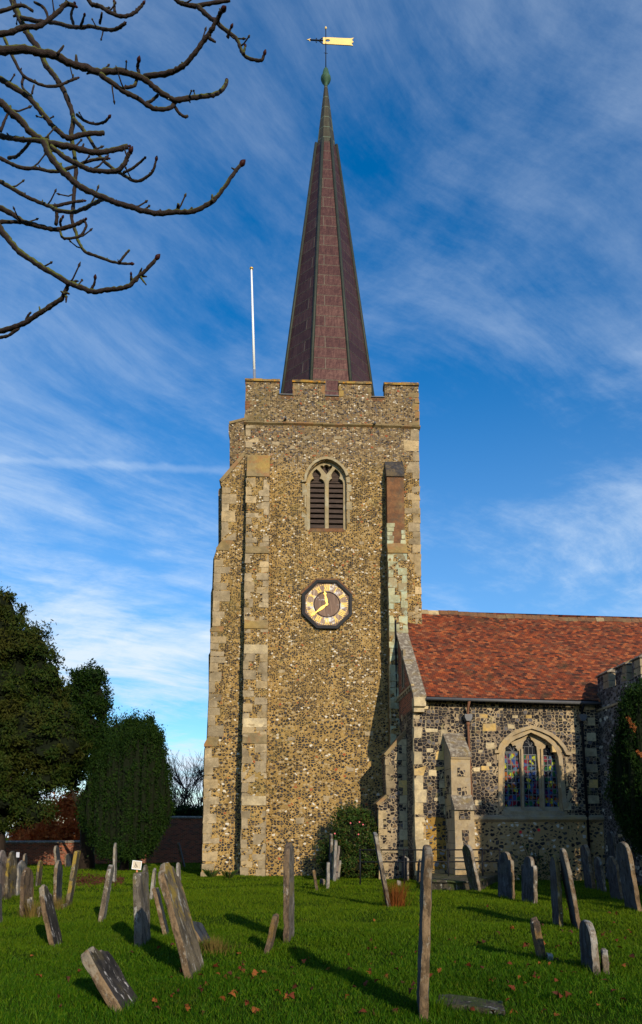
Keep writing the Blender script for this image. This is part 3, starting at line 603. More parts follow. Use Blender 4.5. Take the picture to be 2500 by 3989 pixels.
for a, b_, c in ((0.0, 2.6, 0.03), (2.6, 5.2, 0.018)): mb.box(ua - c * 2, ua, -0.5, -0.05, a, b_, 0)
quoins(mb, ua - 0.02, 1, 0.0, wz(1860), vf, 1, 0.24, 0.5, (0.28, 0.46), 0.014, 0.2)
quoins(mb, ub, -1, 0.0, wz(1860), vf, 1, 0.24, 0.5, (0.26, 0.46), 0.014, 0.2)
for a, b_, v in ((1757, 1850, 0), (2129, 2152, -0.05), (2418, 2448, -0.05), (2860, 2895, -0.05)):     # weatherings
    wa, wb = wz(a), wz(b_); v1 = vf(wb) - 0.05; v0 = vf(wa) - 0.02
    mb.prism_v([(v0, wa + 0.02), (v1, wb + 0.02), (v1, wb - 0.06), (v0 + 0.1, wb - 0.06)], ua - 0.02, ub + 0.02, 2)
for py in (2532, 2817, 3120): mb.blk(ua - 0.01, ub + 0.01, vf(wz(py)) - 0.02, 0, wz(py) - 0.2, wz(py) + 0.18, 3, 0.012)
mb.build('buttress', [M['flint_tower'], M['quoin'], M['weather'], M['quoin_pale']], church)
# left buttress, seen from its flank
mb = MB(T); VB = 0.10
pl_ = [(960, 1760), (859, 1876), (861, 1893), (866, 1895), (864, 2106), (846, 2135), (834, 2172), (836, 2180), (832, 2300), (829, 2440), (822, 2452), (823, 2462), (820, 2558), (814, 2700), (809, 2872), (799, 2899), (800, 2908), (796, 3021), (789, 3358), (779, 3440)]
out_ = [tw(a, b_, VB) for a, b_ in pl_]
mb.prism(out_ + [(uL, out_[-1][1]), (uL, out_[0][1])], VB, VB + 1.0, 0)
for i in range(2, len(pl_) - 1):
    (ux, wa), (uy, wb) = out_[i], out_[i + 1]
    if wa - wb > 0.5:
        w_ = wb + 0.02; k = i
        while w_ < wa - 0.15:
            h = min(random.uniform(0.28, 0.5), wa - w_); u = ux + (uy - ux) * ((wa - w_ - h / 2) / (wa - wb)); L = (0.32, 0.6)[k % 2] * random.uniform(0.8, 1.2); k += 1
            mb.blk(u - 0.018, u + L, VB - random.uniform(0.004, 0.018), VB + 0.3, w_ + 0.006, w_ + h - 0.006, 1, 0.016); w_ += h
mb.ribbon([out_[0], out_[1]], 0.16, VB - 0.05, VB + 1.05, 2)
for i in (5, 10, 15): mb.prism([out_[i - 1], (out_[i][0] - 0.05, out_[i][1]), (out_[i][0] - 0.05, out_[i][1] - 0.1), (out_[i][0] + 0.5, out_[i][1] - 0.1), (out_[i - 1][0] + 0.5, out_[i - 1][1])], VB - 0.03, VB + 1.03, 2)
mb.build('buttress', [M['flint_tower'], M['quoin'], M['weather']], church)
# rear buttress: only its head and the edge of it show
mb = MB(T); VR = TD - 1.0
pr = [(955, 1632), (893, 1648), (890, 1655), (890, 1690), (894, 1695), (894, 1880), (852, 1905), (850, 1915), (850, 2120), (830, 2178), (826, 2290), (821, 2310), (818, 2540), (812, 2552), (812, 2700), (804, 2880), (795, 2920), (791, 3020), (785, 3340), (775, 3400)]
o2 = [tw(a, b_, VR) for a, b_ in pr]
mb.prism(o2 + [(uL + 0.01, -0.2), (uL + 0.01, o2[0][1])], VR, VR + 1.0, 0)
mb.ribbon([o2[0], o2[1]], 0.14, VR - 0.04, VR + 1.04, 1)
mb.build('buttress', [M['flint_tower'], M['weather']], church)
# right buttress of the tower: rendered brick above, greenish stones below
ua, ub = tw(1506, 1950, -0.4)[0], tw(1574, 1950, -0.4)[0]
prof = [(wz(1788, 1530), -0.01), (wz(1856, 1530), -0.46), (wz(2120, 1540), -0.50), (wz(2158, 1540), -0.72), (wz(2330, 1540), -0.75), (wz(2800, 1540), -0.85), (wz(3000, 1540), -1.0), (-0.3, -1.05)]
mb, vf = fr_buttress('buttress', ua, ub, prof[3:], None, body=0)
mb2, vf2 = fr_buttress('buttress', ua + 0.01, ub - 0.01, prof[:3] + [(prof[3][0] + 0.02, -0.52)], None, body=1); mb.mesh(mb2.v, mb2.fc, 1)
wq = wz(2160, 1540)
quoins(mb, ua, 1, 1.0, wq - 0.05, vf, 2, 0.25, 0.45, (0.26, 0.42), 0.014, 0.2)
quoins(mb, ub, -1, 1.0, wq - 0.05, vf, 2, 0.25, 0.45, (0.22, 0.36), 0.014, 0.2)
for k in range(5): mb.blk(ua - 0.012, ua + random.uniform(0.18, 0.32), -0.52, 0, wq + 0.42 + k * 0.2, wq + 0.60 + k * 0.2, 2, 0.015)
for k in range(3): mb.blk(ub - random.uniform(0.15, 0.25), ub + 0.012, -0.52, 0, wq + 0.45 + k * 0.22, wq + 0.65 + k * 0.22, 2, 0.015)
mb.prism_v([(-0.50, wz(2120, 1540) + 0.02), (-0.77, wq + 0.03), (-0.77, wq - 0.07), (-0.2, wq - 0.07)], ua - 0.03, ub + 0.06, 3)
mb.prism_v([(-0.03, wz(1786, 1530) + 0.05), (-0.52, wz(1856, 1530) + 0.03), (-0.52, wz(1856, 1530) - 0.05), (-0.03, wz(1856, 1530) - 0.05)], ua - 0.02, ub + 0.02, 4)
mb.build('buttress', [M['flint_tower'], M['brickpatch'], M['quoin_green'], M['weather'], M['slatecap']], church)
# --- clock
k_ = 31 / 2811
cu, cwz = tw(1273, 2357); r0 = 97 * (tw(1274, 2357)[0] - tw(1273, 2357)[0])
def oct_(r_): return [(cu + r_ / math.cos(R(22.5)) * math.cos(R(22.5 + 45 * i)), cwz + r_ / math.cos(R(22.5)) * math.sin(R(22.5 + 45 * i))) for i in range(8)]
def circ(r_, n=40): return [(cu + r_ * math.cos(2 * math.pi * i / n), cwz + r_ * math.sin(2 * math.pi * i / n)) for i in range(n)]
mb = MB(T); mb.prism(oct_(r0 * 0.95), -0.075, 0.05, 0)
mb.plate(circ(r0 * 0.535), [circ(r0 * 0.505)], -0.092, -0.07, 1, 1); mb.ribbon(circ(r0 * 0.86, 48), 0.012, -0.079, -0.07, 1, True)
def rad(ang, r_, t=0.0):   # ang in hours
    a = R(90 - ang * 30); return (cu + r_ * math.cos(a) + t * math.sin(a), cwz + r_ * math.sin(a) - t * math.cos(a))
for i in range(60): mb.ribbon([rad(i / 5, r0 * 0.805), rad(i / 5, r0 * 0.845)], r0 * 0.028, -0.086, -0.074, 2)
mb.plate(circ(r0 * 0.86, 48), [circ(r0 * 0.535)], -0.078, -0.07, 3, 3)
clock = mb.build('clock', [M['dial'], M['dark'], M['goldleaf'], M['dial_ring']], church)
mb = MB(T); mb.plate(oct_(r0), [oct_(r0 * 0.905)], -0.15, 0.05); mb.plate(oct_(r0 * 0.925), [oct_(r0 * 0.875)], -0.125, -0.06)
mb.build('clock_frame', M['blackpaint'], clock)
num = ['XII', 'I', 'II', 'III', 'IIII', 'V', 'VI', 'VII', 'VIII', 'IX', 'X', 'XI']
ri, ro = r0 * 0.585, r0 * 0.775; sw = r0 * 0.034
for h, s_ in enumerate(num):
    mb = MB(T); wd = {'I': 0.062, 'V': 0.11, 'X': 0.12}; tot = sum(wd[c] for c in s_) * r0; x = -tot / 2
    for c in s_:
        w_ = wd[c] * r0; m_ = x + w_ / 2
        if c == 'I': mb.ribbon([rad(h, ri, m_), rad(h, ro, m_)], sw, -0.088, -0.074)
        elif c == 'V':
            mb.ribbon([rad(h, ro, x + w_ * 0.12), rad(h, ri, m_)], sw, -0.088, -0.074); mb.ribbon([rad(h, ri, m_), rad(h, ro, x + w_ * 0.88)], sw * 0.7, -0.0885, -0.074)
        else:
            mb.ribbon([rad(h, ro, x + w_ * 0.12), rad(h, ri, x + w_ * 0.88)], sw, -0.088, -0.074); mb.ribbon([rad(h, ri, x + w_ * 0.12), rad(h, ro, x + w_ * 0.88)], sw * 0.7, -0.0885, -0.074)
        x += w_
    for r_ in (ri, ro): mb.ribbon([rad(h, r_, -tot / 2 - r0 * 0.005), rad(h, r_, tot / 2 + r0 * 0.005)], sw * 0.55, -0.0895, -0.074)
    mb.build('numeral', M['goldleaf'], clock)
def hand(ang, L, vz, spade):
    mb = MB(T)
    prof = [(-0.06, 0.03), (0.0, 0.065), (0.07, 0.06), (0.12, 0.035), (0.22, 0.075), (0.34, 0.085), (0.45, 0.07), (0.62, 0.035), (0.80, 0.03)] if not spade else [(-0.06, 0.04), (0.0, 0.08), (0.08, 0.06), (0.16, 0.07), (0.30, 0.11), (0.42, 0.10), (0.60, 0.055), (0.74, 0.05)]
    tip = [(0.82, 0.03), (0.84, 0.10), (0.90, 0.05), (1.0, 0.004)] if not spade else [(0.76, 0.13), (0.84, 0.12), (0.88, 0.06), (1.0, 0.006)]
    P = prof + tip; poly = [rad(ang, L * a, L * b_ * 0.8) for a, b_ in P] + [rad(ang, L * a, -L * b_ * 0.8) for a, b_ in P[::-1]]
    mb.prism(poly, vz, vz + 0.018); mb.build('hand', M['gold'], clock)
hand(11.66, r0 * 0.56, -0.105, True); hand(7.75, r0 * 0.80, -0.128, False)
mb = MB(T)
for i in range(1, 4):   # brick hood over the three upper sides
    a = [(cu + r_ / math.cos(R(22.5)) * math.cos(R(-22.5 + 45 * (i + k))), cwz + r_ / math.cos(R(22.5)) * math.sin(R(-22.5 + 45 * (i + k)))) for r_ in (r0 * 1.01, r0 * 1.09) for k in (0, 1)]
    n = 4
    for q_ in range(n):
        L = lambda p, q, f: (p[0] + (q[0] - p[0]) * f, p[1] + (q[1] - p[1]) * f)
        f0, f1 = q_ / n + 0.006, (q_ + 1) / n - 0.006
        mb.prism([L(a[0], a[1], f0), L(a[0], a[1], f1), L(a[2], a[3], f1), L(a[2], a[3], f0)], -0.05 + random.uniform(-0.01, 0.01), 0.05)
mb.build('brick_hood', M['brickpatch'], clock)
# --- spire
sc_uv = (tw(1270, 1540, TD / 2)[0], TD / 2); SP = T.p(sc_uv[0], sc_uv[1], 0); S5 = Frame(SP, R(5.2))
def sw_(px, py): return S5.uw(px, py, 0.0)
zb = w_str + 0.25; hb = (sw_(1437, 1480)[0] - sw_(1099, 1480)[0]) / 2; z1 = sw_(1268, 1480)[1]
zt = sw_(1270, 587)[1]; ht = (sw_(1315, 587)[0] - sw_(1224, 587)[0]) / 2
zn = sw_(1271, 335)[1]; hn = 0.085
ap1 = hb / (math.cos(R(22.5)) if False else 1) ; 
hb -= 0.07; ht -= 0.06
def sprad(z): return (hb + (ht - hb) * (z - z1) / (zt - z1)) / math.cos(R(17.3))     # vertex radius from the silhouette half width
def upr(z): return (ht * 0.90 + (hn - ht * 0.90) * (z - zt) / (zn - zt)) / math.cos(R(17.3))
def ringv(z, r_): return [S5.p(r_ * math.cos(R(22.5 + 45 * k)), r_ * math.sin(R(22.5 + 45 * k)), z) for k in range(8)]
lean = lambda z: Vector(((sw_(1271, 340)[0] - sw_(1268, 1480)[0]) * 0.0, 0, 0))
print('spire', zb, z1, zt, zn, hb, ht)
mb = MB(S5)
zs = [zb] + list(np.arange(zb + 0.62, zt, 0.62)) + [zt]; uvs = []
for a, b_ in zip(zs, zs[1:]):
    A, B = ringv(a, sprad(a) * 1.004), ringv(b_, sprad(b_))
    for k in range(8): mb.face([A[k], A[(k + 1) % 8], B[(k + 1) % 8], B[k]], 0)
zs2 = list(np.linspace(zt, zn, 9))
for a, b_ in zip(zs2, zs2[1:]):
    A, B = ringv(a, upr(a) * 1.004), ringv(b_, upr(b_))
    for k in range(8): mb.face([A[k], A[(k + 1) % 8], B[(k + 1) % 8], B[k]], 1)
mb.face(ringv(zt, sprad(zt)), 0)
spire = mb.build('spire', [M['copper'], M['copper_old']], church)
uvl = spire.data.uv_layers[0]
for p in spire.data.polygons:      # courses of sheet follow each face
    k = p.index % 8; c = Vector((0, 0, 0)); a = R(22.5 + 45 * k + 22.5); t = S5.eu * -math.sin(a) + S5.ev * math.cos(a)
    for li in p.loop_indices:
        q = spire.data.vertices[spire.data.loops[li].vertex_index].co + parent_loc(church); uvl.data[li].uv = ((q - SP).dot(t) + 0.55 * k + 20, q.z - zb + 20 * 0.62)
for k in range(8):
    mb = MB(S5); a = R(22.5 + 45 * k); d = S5.eu * math.cos(a) + S5.ev * math.sin(a)
    mb.tube([SP + d * (sprad(z) + 0.01) + Vector((0, 0, z)) for z in (zb, (zb + zt) / 2, zt + 0.15)], 0.085, 8); mb.build('rib', M['rib'], spire)
mb = MB(S5); zf = zn; kf = (sw_(1291, 308)[0] - sw_(1271, 308)[0]) / 20.0
zp = lambda py: sw_(1271, py)[1]
mb.lathe(S5.p(0, 0, 0), [(hn, zp(340)), (7.5 * kf, zp(330)), (10 * kf, zp(326)), (16 * kf, zp(318)), (20 * kf, zp(308)), (19 * kf, zp(302)), (14.5 * kf, zp(298)), (12.5 * kf, zp(285)), (9 * kf, zp(272)), (4 * kf, zp(266)), (0.01, zp(265))], 16)
mb.build('finial', M['verdigris'], spire)
mb = MB(S5)
mb.tube([S5.p(0, 0, zp(268)), S5.p(0, 0, zp(112))], [1.9 * kf, 1.6 * kf], 8)
for py, r_ in ((262, 3.2), (208, 3.0), (172, 2.6)): mb.lathe(S5.p(0, 0, zp(py)), [(0.01, -r_ * kf), (r_ * kf, 0), (0.01, r_ * kf)], 10)
mb.tube([S5.p(-8 * kf, 0, zp(207)), S5.p(8 * kf, 0, zp(207))], 0.8 * kf, 6)
mb.build('vane_rod', M['iron'], spire)
def vz(px, py): u, w_ = sw_(px, py); return (u, w_)
mb = MB(S5); e = lambda rx, ry: vz(1100 + rx * 0.2486, 50 + ry * 0.2486)
oval = [e(708 + 38 * math.cos(2 * math.pi * i / 14), 438 + 20 * math.sin(2 * math.pi * i / 14)) for i in range(14)]
mb.plate([e(*q) for q in [(634, 490), (634, 388), (760, 390), (900, 398), (1060, 404), (1090, 400), (1116, 394), (1085, 432), (1108, 450), (1110, 468), (1080, 478), (1105, 522), (1060, 512), (900, 504), (760, 496)]], [oval], -0.02, 0.02, 0, 0, True)
mb.lathe(S5.p(0, 0, zp(110)), [(0.01, -5 * kf), (4 * kf, -2 * kf), (4.6 * kf, 1 * kf), (2.5 * kf, 5 * kf), (0.01, 7 * kf)], 12, 0)
mb.prism([e(380, 422), (e(425, 412)[0], e(425, 412)[1]), e(438, 398), e(432, 422), e(432, 455), e(420, 432)], -0.02, 0.02, 0)
mb.ribbon([e(425, 424), e(640, 436)], 3.0 * kf, -0.03, 0.03, 1); mb.ribbon([e(570, 432), e(632, 392)], 1.6 * kf, -0.02, 0.02, 1); mb.ribbon([e(570, 440), e(632, 486)], 1.6 * kf, -0.02, 0.02, 1)
mb.ribbon([e(530 + 9 * math.cos(a * 0.7), 432 + 34 * math.sin(a * 0.7)) for a in range(9)], 1.3 * kf, -0.02, 0.02, 1, True)
mb.build('weather_vane', [plain('vane_gilding', (0.80, 0.56, 0.20), 0.5, 0.0, 0.15, 2), M['iron']], spire)
# --- chapel
cu0, ce = cw(1662, 2733, -0.15)[0], cw(1662, 2733, -0.15)[1]
LR = 4.3; wr = cw(1990, 2389, LR)[1]; UE = 17.0; we = cw(1662, 2712, -0.2)[1]
uC = cw(1610, 2760)[0]
print('chapel eave', we, 'ridge', wr, 'slope', math.degrees(math.atan2(wr - we, LR + 0.2)), 'uC', uC)
w_sill = cw(2000, 3180)[1]; w_sill0 = w_sill - 0.22
def wd(rx, ry, v=0.0): return cw(1880 + rx * 0.26455, 2780 + ry * 0.26455, v)
wopen = pts(wd, [(300, 1440), (1190, 1440), (1150, 1000), (1120, 640), (1085, 540), (1020, 450), (930, 375), (830, 320), (705, 268), (590, 320), (480, 365), (390, 425), (320, 500), (285, 590), (278, 1000)])
def c_we(u): return we - 0.05
mb = MB(C)
mb.plate([(uC, w_sill0), (UE, w_sill0), (UE, we), (uC, we)], [wopen], 0.0, 0.5, 0, 2)
mb.prism([(uC, -0.3), (UE, -0.3), (UE, w_sill0), (uC, w_sill0)], -0.05, 0.5, 1)
mb.box(uC + 0.4, UE, 0.5, 0.6, -0.3, we, 3)
pu = cw(1770, 3250, 0)[0]
mb.prism([(uC + 0.36, 0.4), (pu - 0.0, 0.4), (pu, cw(1700, 3190)[1]), (uC + 0.42, cw(1700, 3180)[1])], -0.062, 0.1, 4)
mb.prism([(uC + 0.004, w_sill0 - 0.003), (pu + 0.3, w_sill0 - 0.003), (pu + 0.3, cw(1700, 3175)[1] + 0.02), (uC + 0.004, cw(1700, 3175)[1] + 0.02)], -0.046, 0.1, 0)
quoins(mb, uC, 1, 0.2, we - 0.05, lambda w_: -0.05 if w_ < w_sill0 + 0.2 else 0.0, 2, 0.3, 0.55, (0.28, 0.55), 0.012, 0.22)
quoins(mb, cw(1744, 2900)[0], -1, w_sill0 + 0.25, cw(1744, 2830)[1], lambda w_: 0.0, 2, 0.25, 0.42, (0.26, 0.5), 0.010, 0.2)
for px, py, a, h in ((1656, 2838, 50, 14), (1871, 2783, 28, 14), (1994, 2786, 24, 12), (2047, 2786, 24, 13), (1880, 2818, 52, 30), (1976, 2822, 28, 18), (2221, 2842, 26, 11), (1892, 2893, 34, 24), (1862, 2920, 18, 12), (1875, 2985, 30, 16), (1850, 3118, 26, 18), (1662, 2915, 24, 16), (2150, 2905, 40, 26), (1843, 2990, 26, 16), (2224, 2920, 28, 16), (1670, 3000, 30, 22), (1690, 3105, 44, 14),
                     (1895, 2970, 18, 14), (2195, 3125, 30, 30), (2180, 3050, 20, 20)):
    u, w_ = cw(px, py); k = 28 / 2811; mb.blk(u, u + a * k, -0.012, 0.15, w_ - h * k, w_, 2, 0.014)
for k in range(7): w_ = w_sill + 0.5 + k * 0.62; u = cw(2322, 2900)[0]; mb.blk(u - random.uniform(0.25, 0.6), u, -0.012, 0.2, w_, w_ + 0.32, 2, 0.015)
mb.build('chapel_wall', [M['flint_dark'], M['flint_tan'], M['quoin_pale'], M['dark'], M['flint_ochre']], church)
# gable wall towards the tower
def sl(v): return we + (wr - we) * (v + 0.2) / (LR + 0.2) - 0.06
mb = MB(C)
mb.prism_v([(0.004, -0.3), (0.004, sl(0)), (LR, sl(LR)), (2 * LR, sl(0)), (2 * LR, -0.3)], uC, uC + 0.4, 0)
wstr = cw(1592, 2664, 0.15)[1]; wb0 = wstr - 1.0
def brick_poly(wa, wb): vtop = (wa - we + 0.06) * (LR + 0.2) / (wr - we) - 0.2; return vtop
vt = max(0.02, brick_poly(wstr, 0)); 
mb.prism_v([(max(0.05, vt) + 0.02, wstr), (LR, sl(LR) - 0.02), (LR + 1.5, wstr)], uC - 0.012, uC + 0.1, 1)
mb.prism_v([(0.02, wb0), (0.02, wstr - 0.14), (3.6, wstr - 0.14), (3.6, wb0)], uC - 0.01, uC + 0.1, 1)
mb.box(uC - 0.07, uC + 0.05, 0.02, 3.6, wstr - 0.10, wstr - 0.02, 2)
for i in range(9): mb.box(uC - 0.055, uC + 0.05, 0.1 + i * 0.38, 0.26 + i * 0.38, wstr - 0.24, wstr - 0.10, 2)
for i in range(14): v = random.uniform(0.5, 3.0); z = random.uniform(2.5, wb0 - 0.1); mb.blk(uC - 0.012, uC + 0.1, v, v + random.uniform(0.1, 0.25), z, z + 0.25, 2, 0.01)
for i in range(12): mb.blk(uC - 0.012, uC + 0.2, 0.01, random.choice((0.25, 0.45)), 0.4 + i * 0.42, 0.4 + i * 0.42 + 0.38, 2, 0.008)
mb.build('gable_wall', [M['flint_dark'], M['brick'], M['quoin']], church)
mb = MB(C); sv = 1.7; mb.box(uC - 0.05, uC + 0.05, sv - 0.2, sv + 0.2, wstr + 0.1, wstr + 1.75, 0); mb.box(uC - 0.056, uC, sv - 0.09, sv + 0.09, wstr + 0.2, wstr + 1.6, 1)
mb.build('slit_window', [M['quoin'], M['darkglass']], church)
# raking coping with its kneeler
mb = MB(C); n = 7; sl2 = lambda v: sl(v) + 0.06
for i in range(n):
    a, b_ = -0.34 + (LR + 0.34) * i / n + 0.006, -0.34 + (LR + 0.34) * (i + 1) / n
    mb.prism_v([(a, sl2(a) + 0.02), (b_, sl2(b_) + 0.02), (b_, sl2(b_) + 0.17), (a, sl2(a) + 0.17)], uC - 0.07, uC + 0.44, 0)
mb.prism_v([(LR, sl2(LR)), (2 * LR + 0.3, sl2(-0.3)), (2 * LR + 0.3, sl2(-0.3) + 0.17), (LR, sl2(LR) + 0.17)], uC - 0.07, uC + 0.44, 0)
mb.box(uC - 0.05, uC + 0.42, -0.34, 0.0, we - 0.42, we - 0.06, 1)
mb.box(uC - 0.03, uC + 0.38, -0.22, 0.0, we - 0.62, we - 0.42, 1)
mb.build('gable_coping', [M['coping'], M['quoin_pale']], church)
# roof: overlapping tile courses with a little sag
mb = MB(C); u0 = uC + 0.40; nc = 60; nu = 30
def sag(u, f): return -0.17 * math.sin(math.pi * min(1, max(0, (u - u0) / (UE - u0)))) * (0.4 + 0.6 * f) + 0.022 * math.sin(u * 1.7 + f * 3) + 0.014 * math.sin(u * 4.1 - f * 9)
Ls = math.hypot(LR + 0.32, wr - we); RV, RUV = [], []
for i in range(nc):
    f0, f1 = i / nc, (i + 1) / nc + 0.002
    for j in range(nu):
        ua, ub = u0 + (UE - u0) * j / nu, u0 + (UE - u0) * (j + 1) / nu; q = []
        for u, f, l in ((ua, f0, 0.022), (ub, f0, 0.022), (ub, f1, 0.0), (ua, f1, 0.0)):
            q.append(C.p(u, -0.32 + (LR + 0.32) * f, we - 0.03 + (wr - we + 0.03) * f + sag(u, f) + l))
        mb.face(q, 0)
        q2 = [C.p(ua, -0.32 + (LR + 0.32) * f0, we - 0.03 + (wr - we + 0.03) * f0 + sag(ua, f0) - 0.012), C.p(ub, -0.32 + (LR + 0.32) * f0, we - 0.03 + (wr - we + 0.03) * f0 + sag(ub, f0) - 0.012), q[1], q[0]]
        mb.face(q2, 0)
mb.face([C.p(u0, LR, wr), C.p(UE, LR, wr), C.p(UE, 2 * LR, we), C.p(u0, 2 * LR, we)], 0)
roof = mb.build('chapel_roof', [M['tile']], church)
# the tile rows of the texture match the courses
uvl = roof.data.uv_layers[0]
for p in roof.data.polygons:
    for li in p.loop_indices:
        P = roof.data.vertices[roof.data.loops[li].vertex_index].co + parent_loc(church); u, v, w_ = C.loc(P); uvl.data[li].uv = (u, (v + 0.32) / (LR + 0.32) * nc * 0.10 + (0.0 if abs(p.normal.z) > 0.2 else 0.03) + 0.002)
mb = MB(C); x = u0
while x < UE:
    L = random.uniform(0.38, 0.5); f = 1.0
    mb.prism_v([(LR - 0.17, wr - 0.16 + sag(x, 1)), (LR - 0.05, wr + 0.07 + sag(x, 1)), (LR + 0.05, wr + 0.07 + sag(x, 1)), (LR + 0.17, wr - 0.16)], x, x + L - 0.012, random.choice((0, 0, 0, 1)))
    x += L
mb.build('ridge', [M['brickpatch'], M['quoin']], roof)
# gutter and downpipes
mb = MB(C); ug = cw(2335, 2760, -0.4)[0]
mb.tube([C.p(uC + 0.42, -0.40, we - 0.13), C.p(ug, -0.40, we - 0.20)], 0.065, 10, 0)
mb.box(uC + 0.42, ug, -0.34, 0.0, we - 0.13, we - 0.06, 1); mb.build('gutter', [M['lead'], M['dark']], church)
for i, (px, pyt, py0) in enumerate(((1821, 2790, 1850), (2265, 2790, 2300))):
    mb = MB(C); u, wt = cw(px, pyt, -0.12); wt = min(wt, we - 0.35)
    mb.tube([C.p(u, -0.40, we - 0.2), C.p(u, -0.2, we - 0.42), C.p(u, -0.12, wt), C.p(cw(py0, 3390, -0.12)[0], -0.12, 0.1)], 0.05, 10, 0)
    for z in np.arange(0.9, wt, 1.7): mb.lathe(C.p(u + (cw(py0, 3390, -0.12)[0] - u) * (wt - z) / wt, -0.12, z), [(0.056, -0.06), (0.078, -0.05), (0.078, 0.05), (0.056, 0.06)], 10, 0)
    p_ = mb.build('downpipe', M['rust'] if i == 0 else M['iron'], church)
    mb = MB(C); mb.prism([(u - 0.15, wt + 0.06), (u + 0.15, wt + 0.06), (u + 0.15, wt - 0.06), (u + 0.08, wt - 0.2), (u - 0.08, wt - 0.2), (u - 0.15, wt - 0.06)], -0.26, -0.02); mb.build('hopper', M['lead'], p_)
# sill course and window
mb = MB(C); ua = cw(1838, 3180)[0]; ub = cw(2372, 3195)[0]; n = 7
for i in range(n):
    a, b_ = ua + (ub - ua) * i / n + 0.004, ua + (ub - ua) * (i + 1) / n
    mb.prism_v([(-0.02, w_sill + 0.06), (-0.16, w_sill - 0.03), (-0.16, w_sill - 0.12), (-0.06, w_sill - 0.22), (-0.02, w_sill - 0.22)], a, b_)
mb.build('sill_course', M['dressed'], church)
mb = MB(C)
mb.box(wd(275, 1440)[0], wd(1240, 1440)[0], -0.03, 0.3, w_sill + 0.03, wd(600, 1440)[1] + 0.01, 0)
mb.prism_v([(-0.05, w_sill + 0.05), (0.30, w_sill + 0.38), (0.30, w_sill - 0.05)], wd(290, 1440)[0], wd(1215, 1440)[0], 0)     # sloping sill
lights = [[(325, 1412), (578, 1412), (560, 900), (540, 590), (535, 545), (512, 548), (505, 520), (480, 500), (495, 478), (470, 465), (440, 478), (432, 450), (405, 432), (380, 455), (372, 480), (345, 478), (330, 500), (335, 540), (322, 570), (322, 900)],
          [(600, 1415), (852, 1415), (830, 900), (800, 560), (790, 480), (770, 470), (762, 430), (735, 395), (715, 385), (702, 345), (672, 325), (645, 345), (636, 385), (608, 405), (598, 440), (585, 480), (582, 560), (598, 900)],
          [(885, 1415), (1140, 1415), (1110, 900), (1075, 620), (1060, 590), (1045, 560), (1035, 525), (1010, 500), (985, 498), (975, 470), (950, 452), (925, 470), (920, 505), (890, 520), (875, 560), (868, 620), (880, 900)]]
inner = [(296, 1445), (1194, 1445), (1153, 1000), (1123, 640), (1088, 538), (1022, 446), (932, 371), (831, 316), (705, 264), (588, 316), (478, 361), (388, 421), (317, 497), (281, 588), (274, 1000)]
VW = 0.20
mb.plate([wd(a, b_, VW) for a, b_ in inner], [[wd(a, b_, VW) for a, b_ in L] for L in lights], VW, VW + 0.16, 0, 0)
for a, b_ in ((590, 590), (868, 880)):     # mullions stand forward of the tracery
    mb.ribbon([wd(a + 20 if a > 600 else a - 2, 1420, VW), wd(b_ - 18 if a > 600 else b_ - 18, 520, VW)], 0.085, VW - 0.07, VW, 0)
mb.ribbon([wd(a, b_, 0.06) for a, b_ in inner[1:]], 0.07, 0.07, 0.2, 0)
mb.ribbon([wd(a, b_) for a, b_ in [(262, 1400), (258, 1000), (262, 590), (300, 490), (375, 410), (470, 345), (590, 298), (705, 245), (835, 300), (940, 355), (1035, 435), (1105, 535), (1142, 640), (1172, 1000), (1215, 1400)]], 0.17, -0.03, 0.12, 0)
mb.ribbon([wd(a, b_) for a, b_ in [(165, 562), (228, 560), (250, 480), (320, 390), (420, 305), (560, 245), (705, 200), (850, 245), (990, 310), (1100, 395), (1185, 500), (1230, 590), (1290, 592)]], 0.14, -0.12, 0.02, 0)
quoins(mb, wd(235, 0)[0], -1, wd(0, 1440)[1], wd(0, 600)[1], lambda w_: 0.0, 0, 0.35, 0.6, (0.04, 0.12), 0.01, 0.1)
quoins(mb, wd(1195, 0)[0], 1, wd(0, 1440)[1], wd(0, 620)[1], lambda w_: 0.0, 0, 0.35, 0.6, (0.05, 0.28), 0.01, 0.1)
cwin = mb.build('chapel_window', M['dressed'], church)
for L, top in zip(lights, (572, 610, 622)):
    xs = [q[0] for q in L]; mb = MB(C)
    a, b_ = wd(min(xs) - 8, 1000, 0.3)[0], wd(max(xs) + 8, 1000, 0.3)[0]; zt_ = wd(600, top, 0.3)[1]
    mb.box(a, b_, 0.30, 0.33, w_sill + 0.1, zt_, 0); mb.box(a, b_, 0.302, 0.33, zt_ + 0.03, wd(600, 300, 0.3)[1], 1)
    mb.box(a, b_, 0.28, 0.33, zt_, zt_ + 0.03, 2)
    cx_ = (a + b_) / 2; z0 = zt_ + 0.03; hh = wd(600, min(q[1] for q in L), 0.3)[1] - z0
    if top == 610:
        for f in (0.2, 0.4, 0.6, 0.8): mb.box(a + (b_ - a) * f - 0.006, a + (b_ - a) * f + 0.006, 0.285, 0.30, z0, z0 + hh * 0.4, 2)
        z0 += hh * 0.4; hh *= 0.6; mb.box(a, b_, 0.285, 0.30, z0, z0 + 0.015, 2)
    for s_ in (-1, -0.5, 0.5, 1):          # the fan of leads in each head
        mb.ribbon([(cx_, z0), (cx_ + s_ * 0.10, z0 + hh * 0.35), (cx_ + s_ * 0.20, z0 + hh * (0.62 if abs(s_) < 1 else 0.42))], 0.014, 0.284, 0.30, 2)
    mb.ribbon([(cx_ + 0.06 * math.cos(t), z0 + hh * 0.8 + 0.06 * math.sin(t)) for t in np.linspace(0, 2 * math.pi, 12, endpoint=False)], 0.014, 0.284, 0.30, 2, True)
    mb.build('pane', [M['glass'], M['darkglass'], M['lead']], cwin)
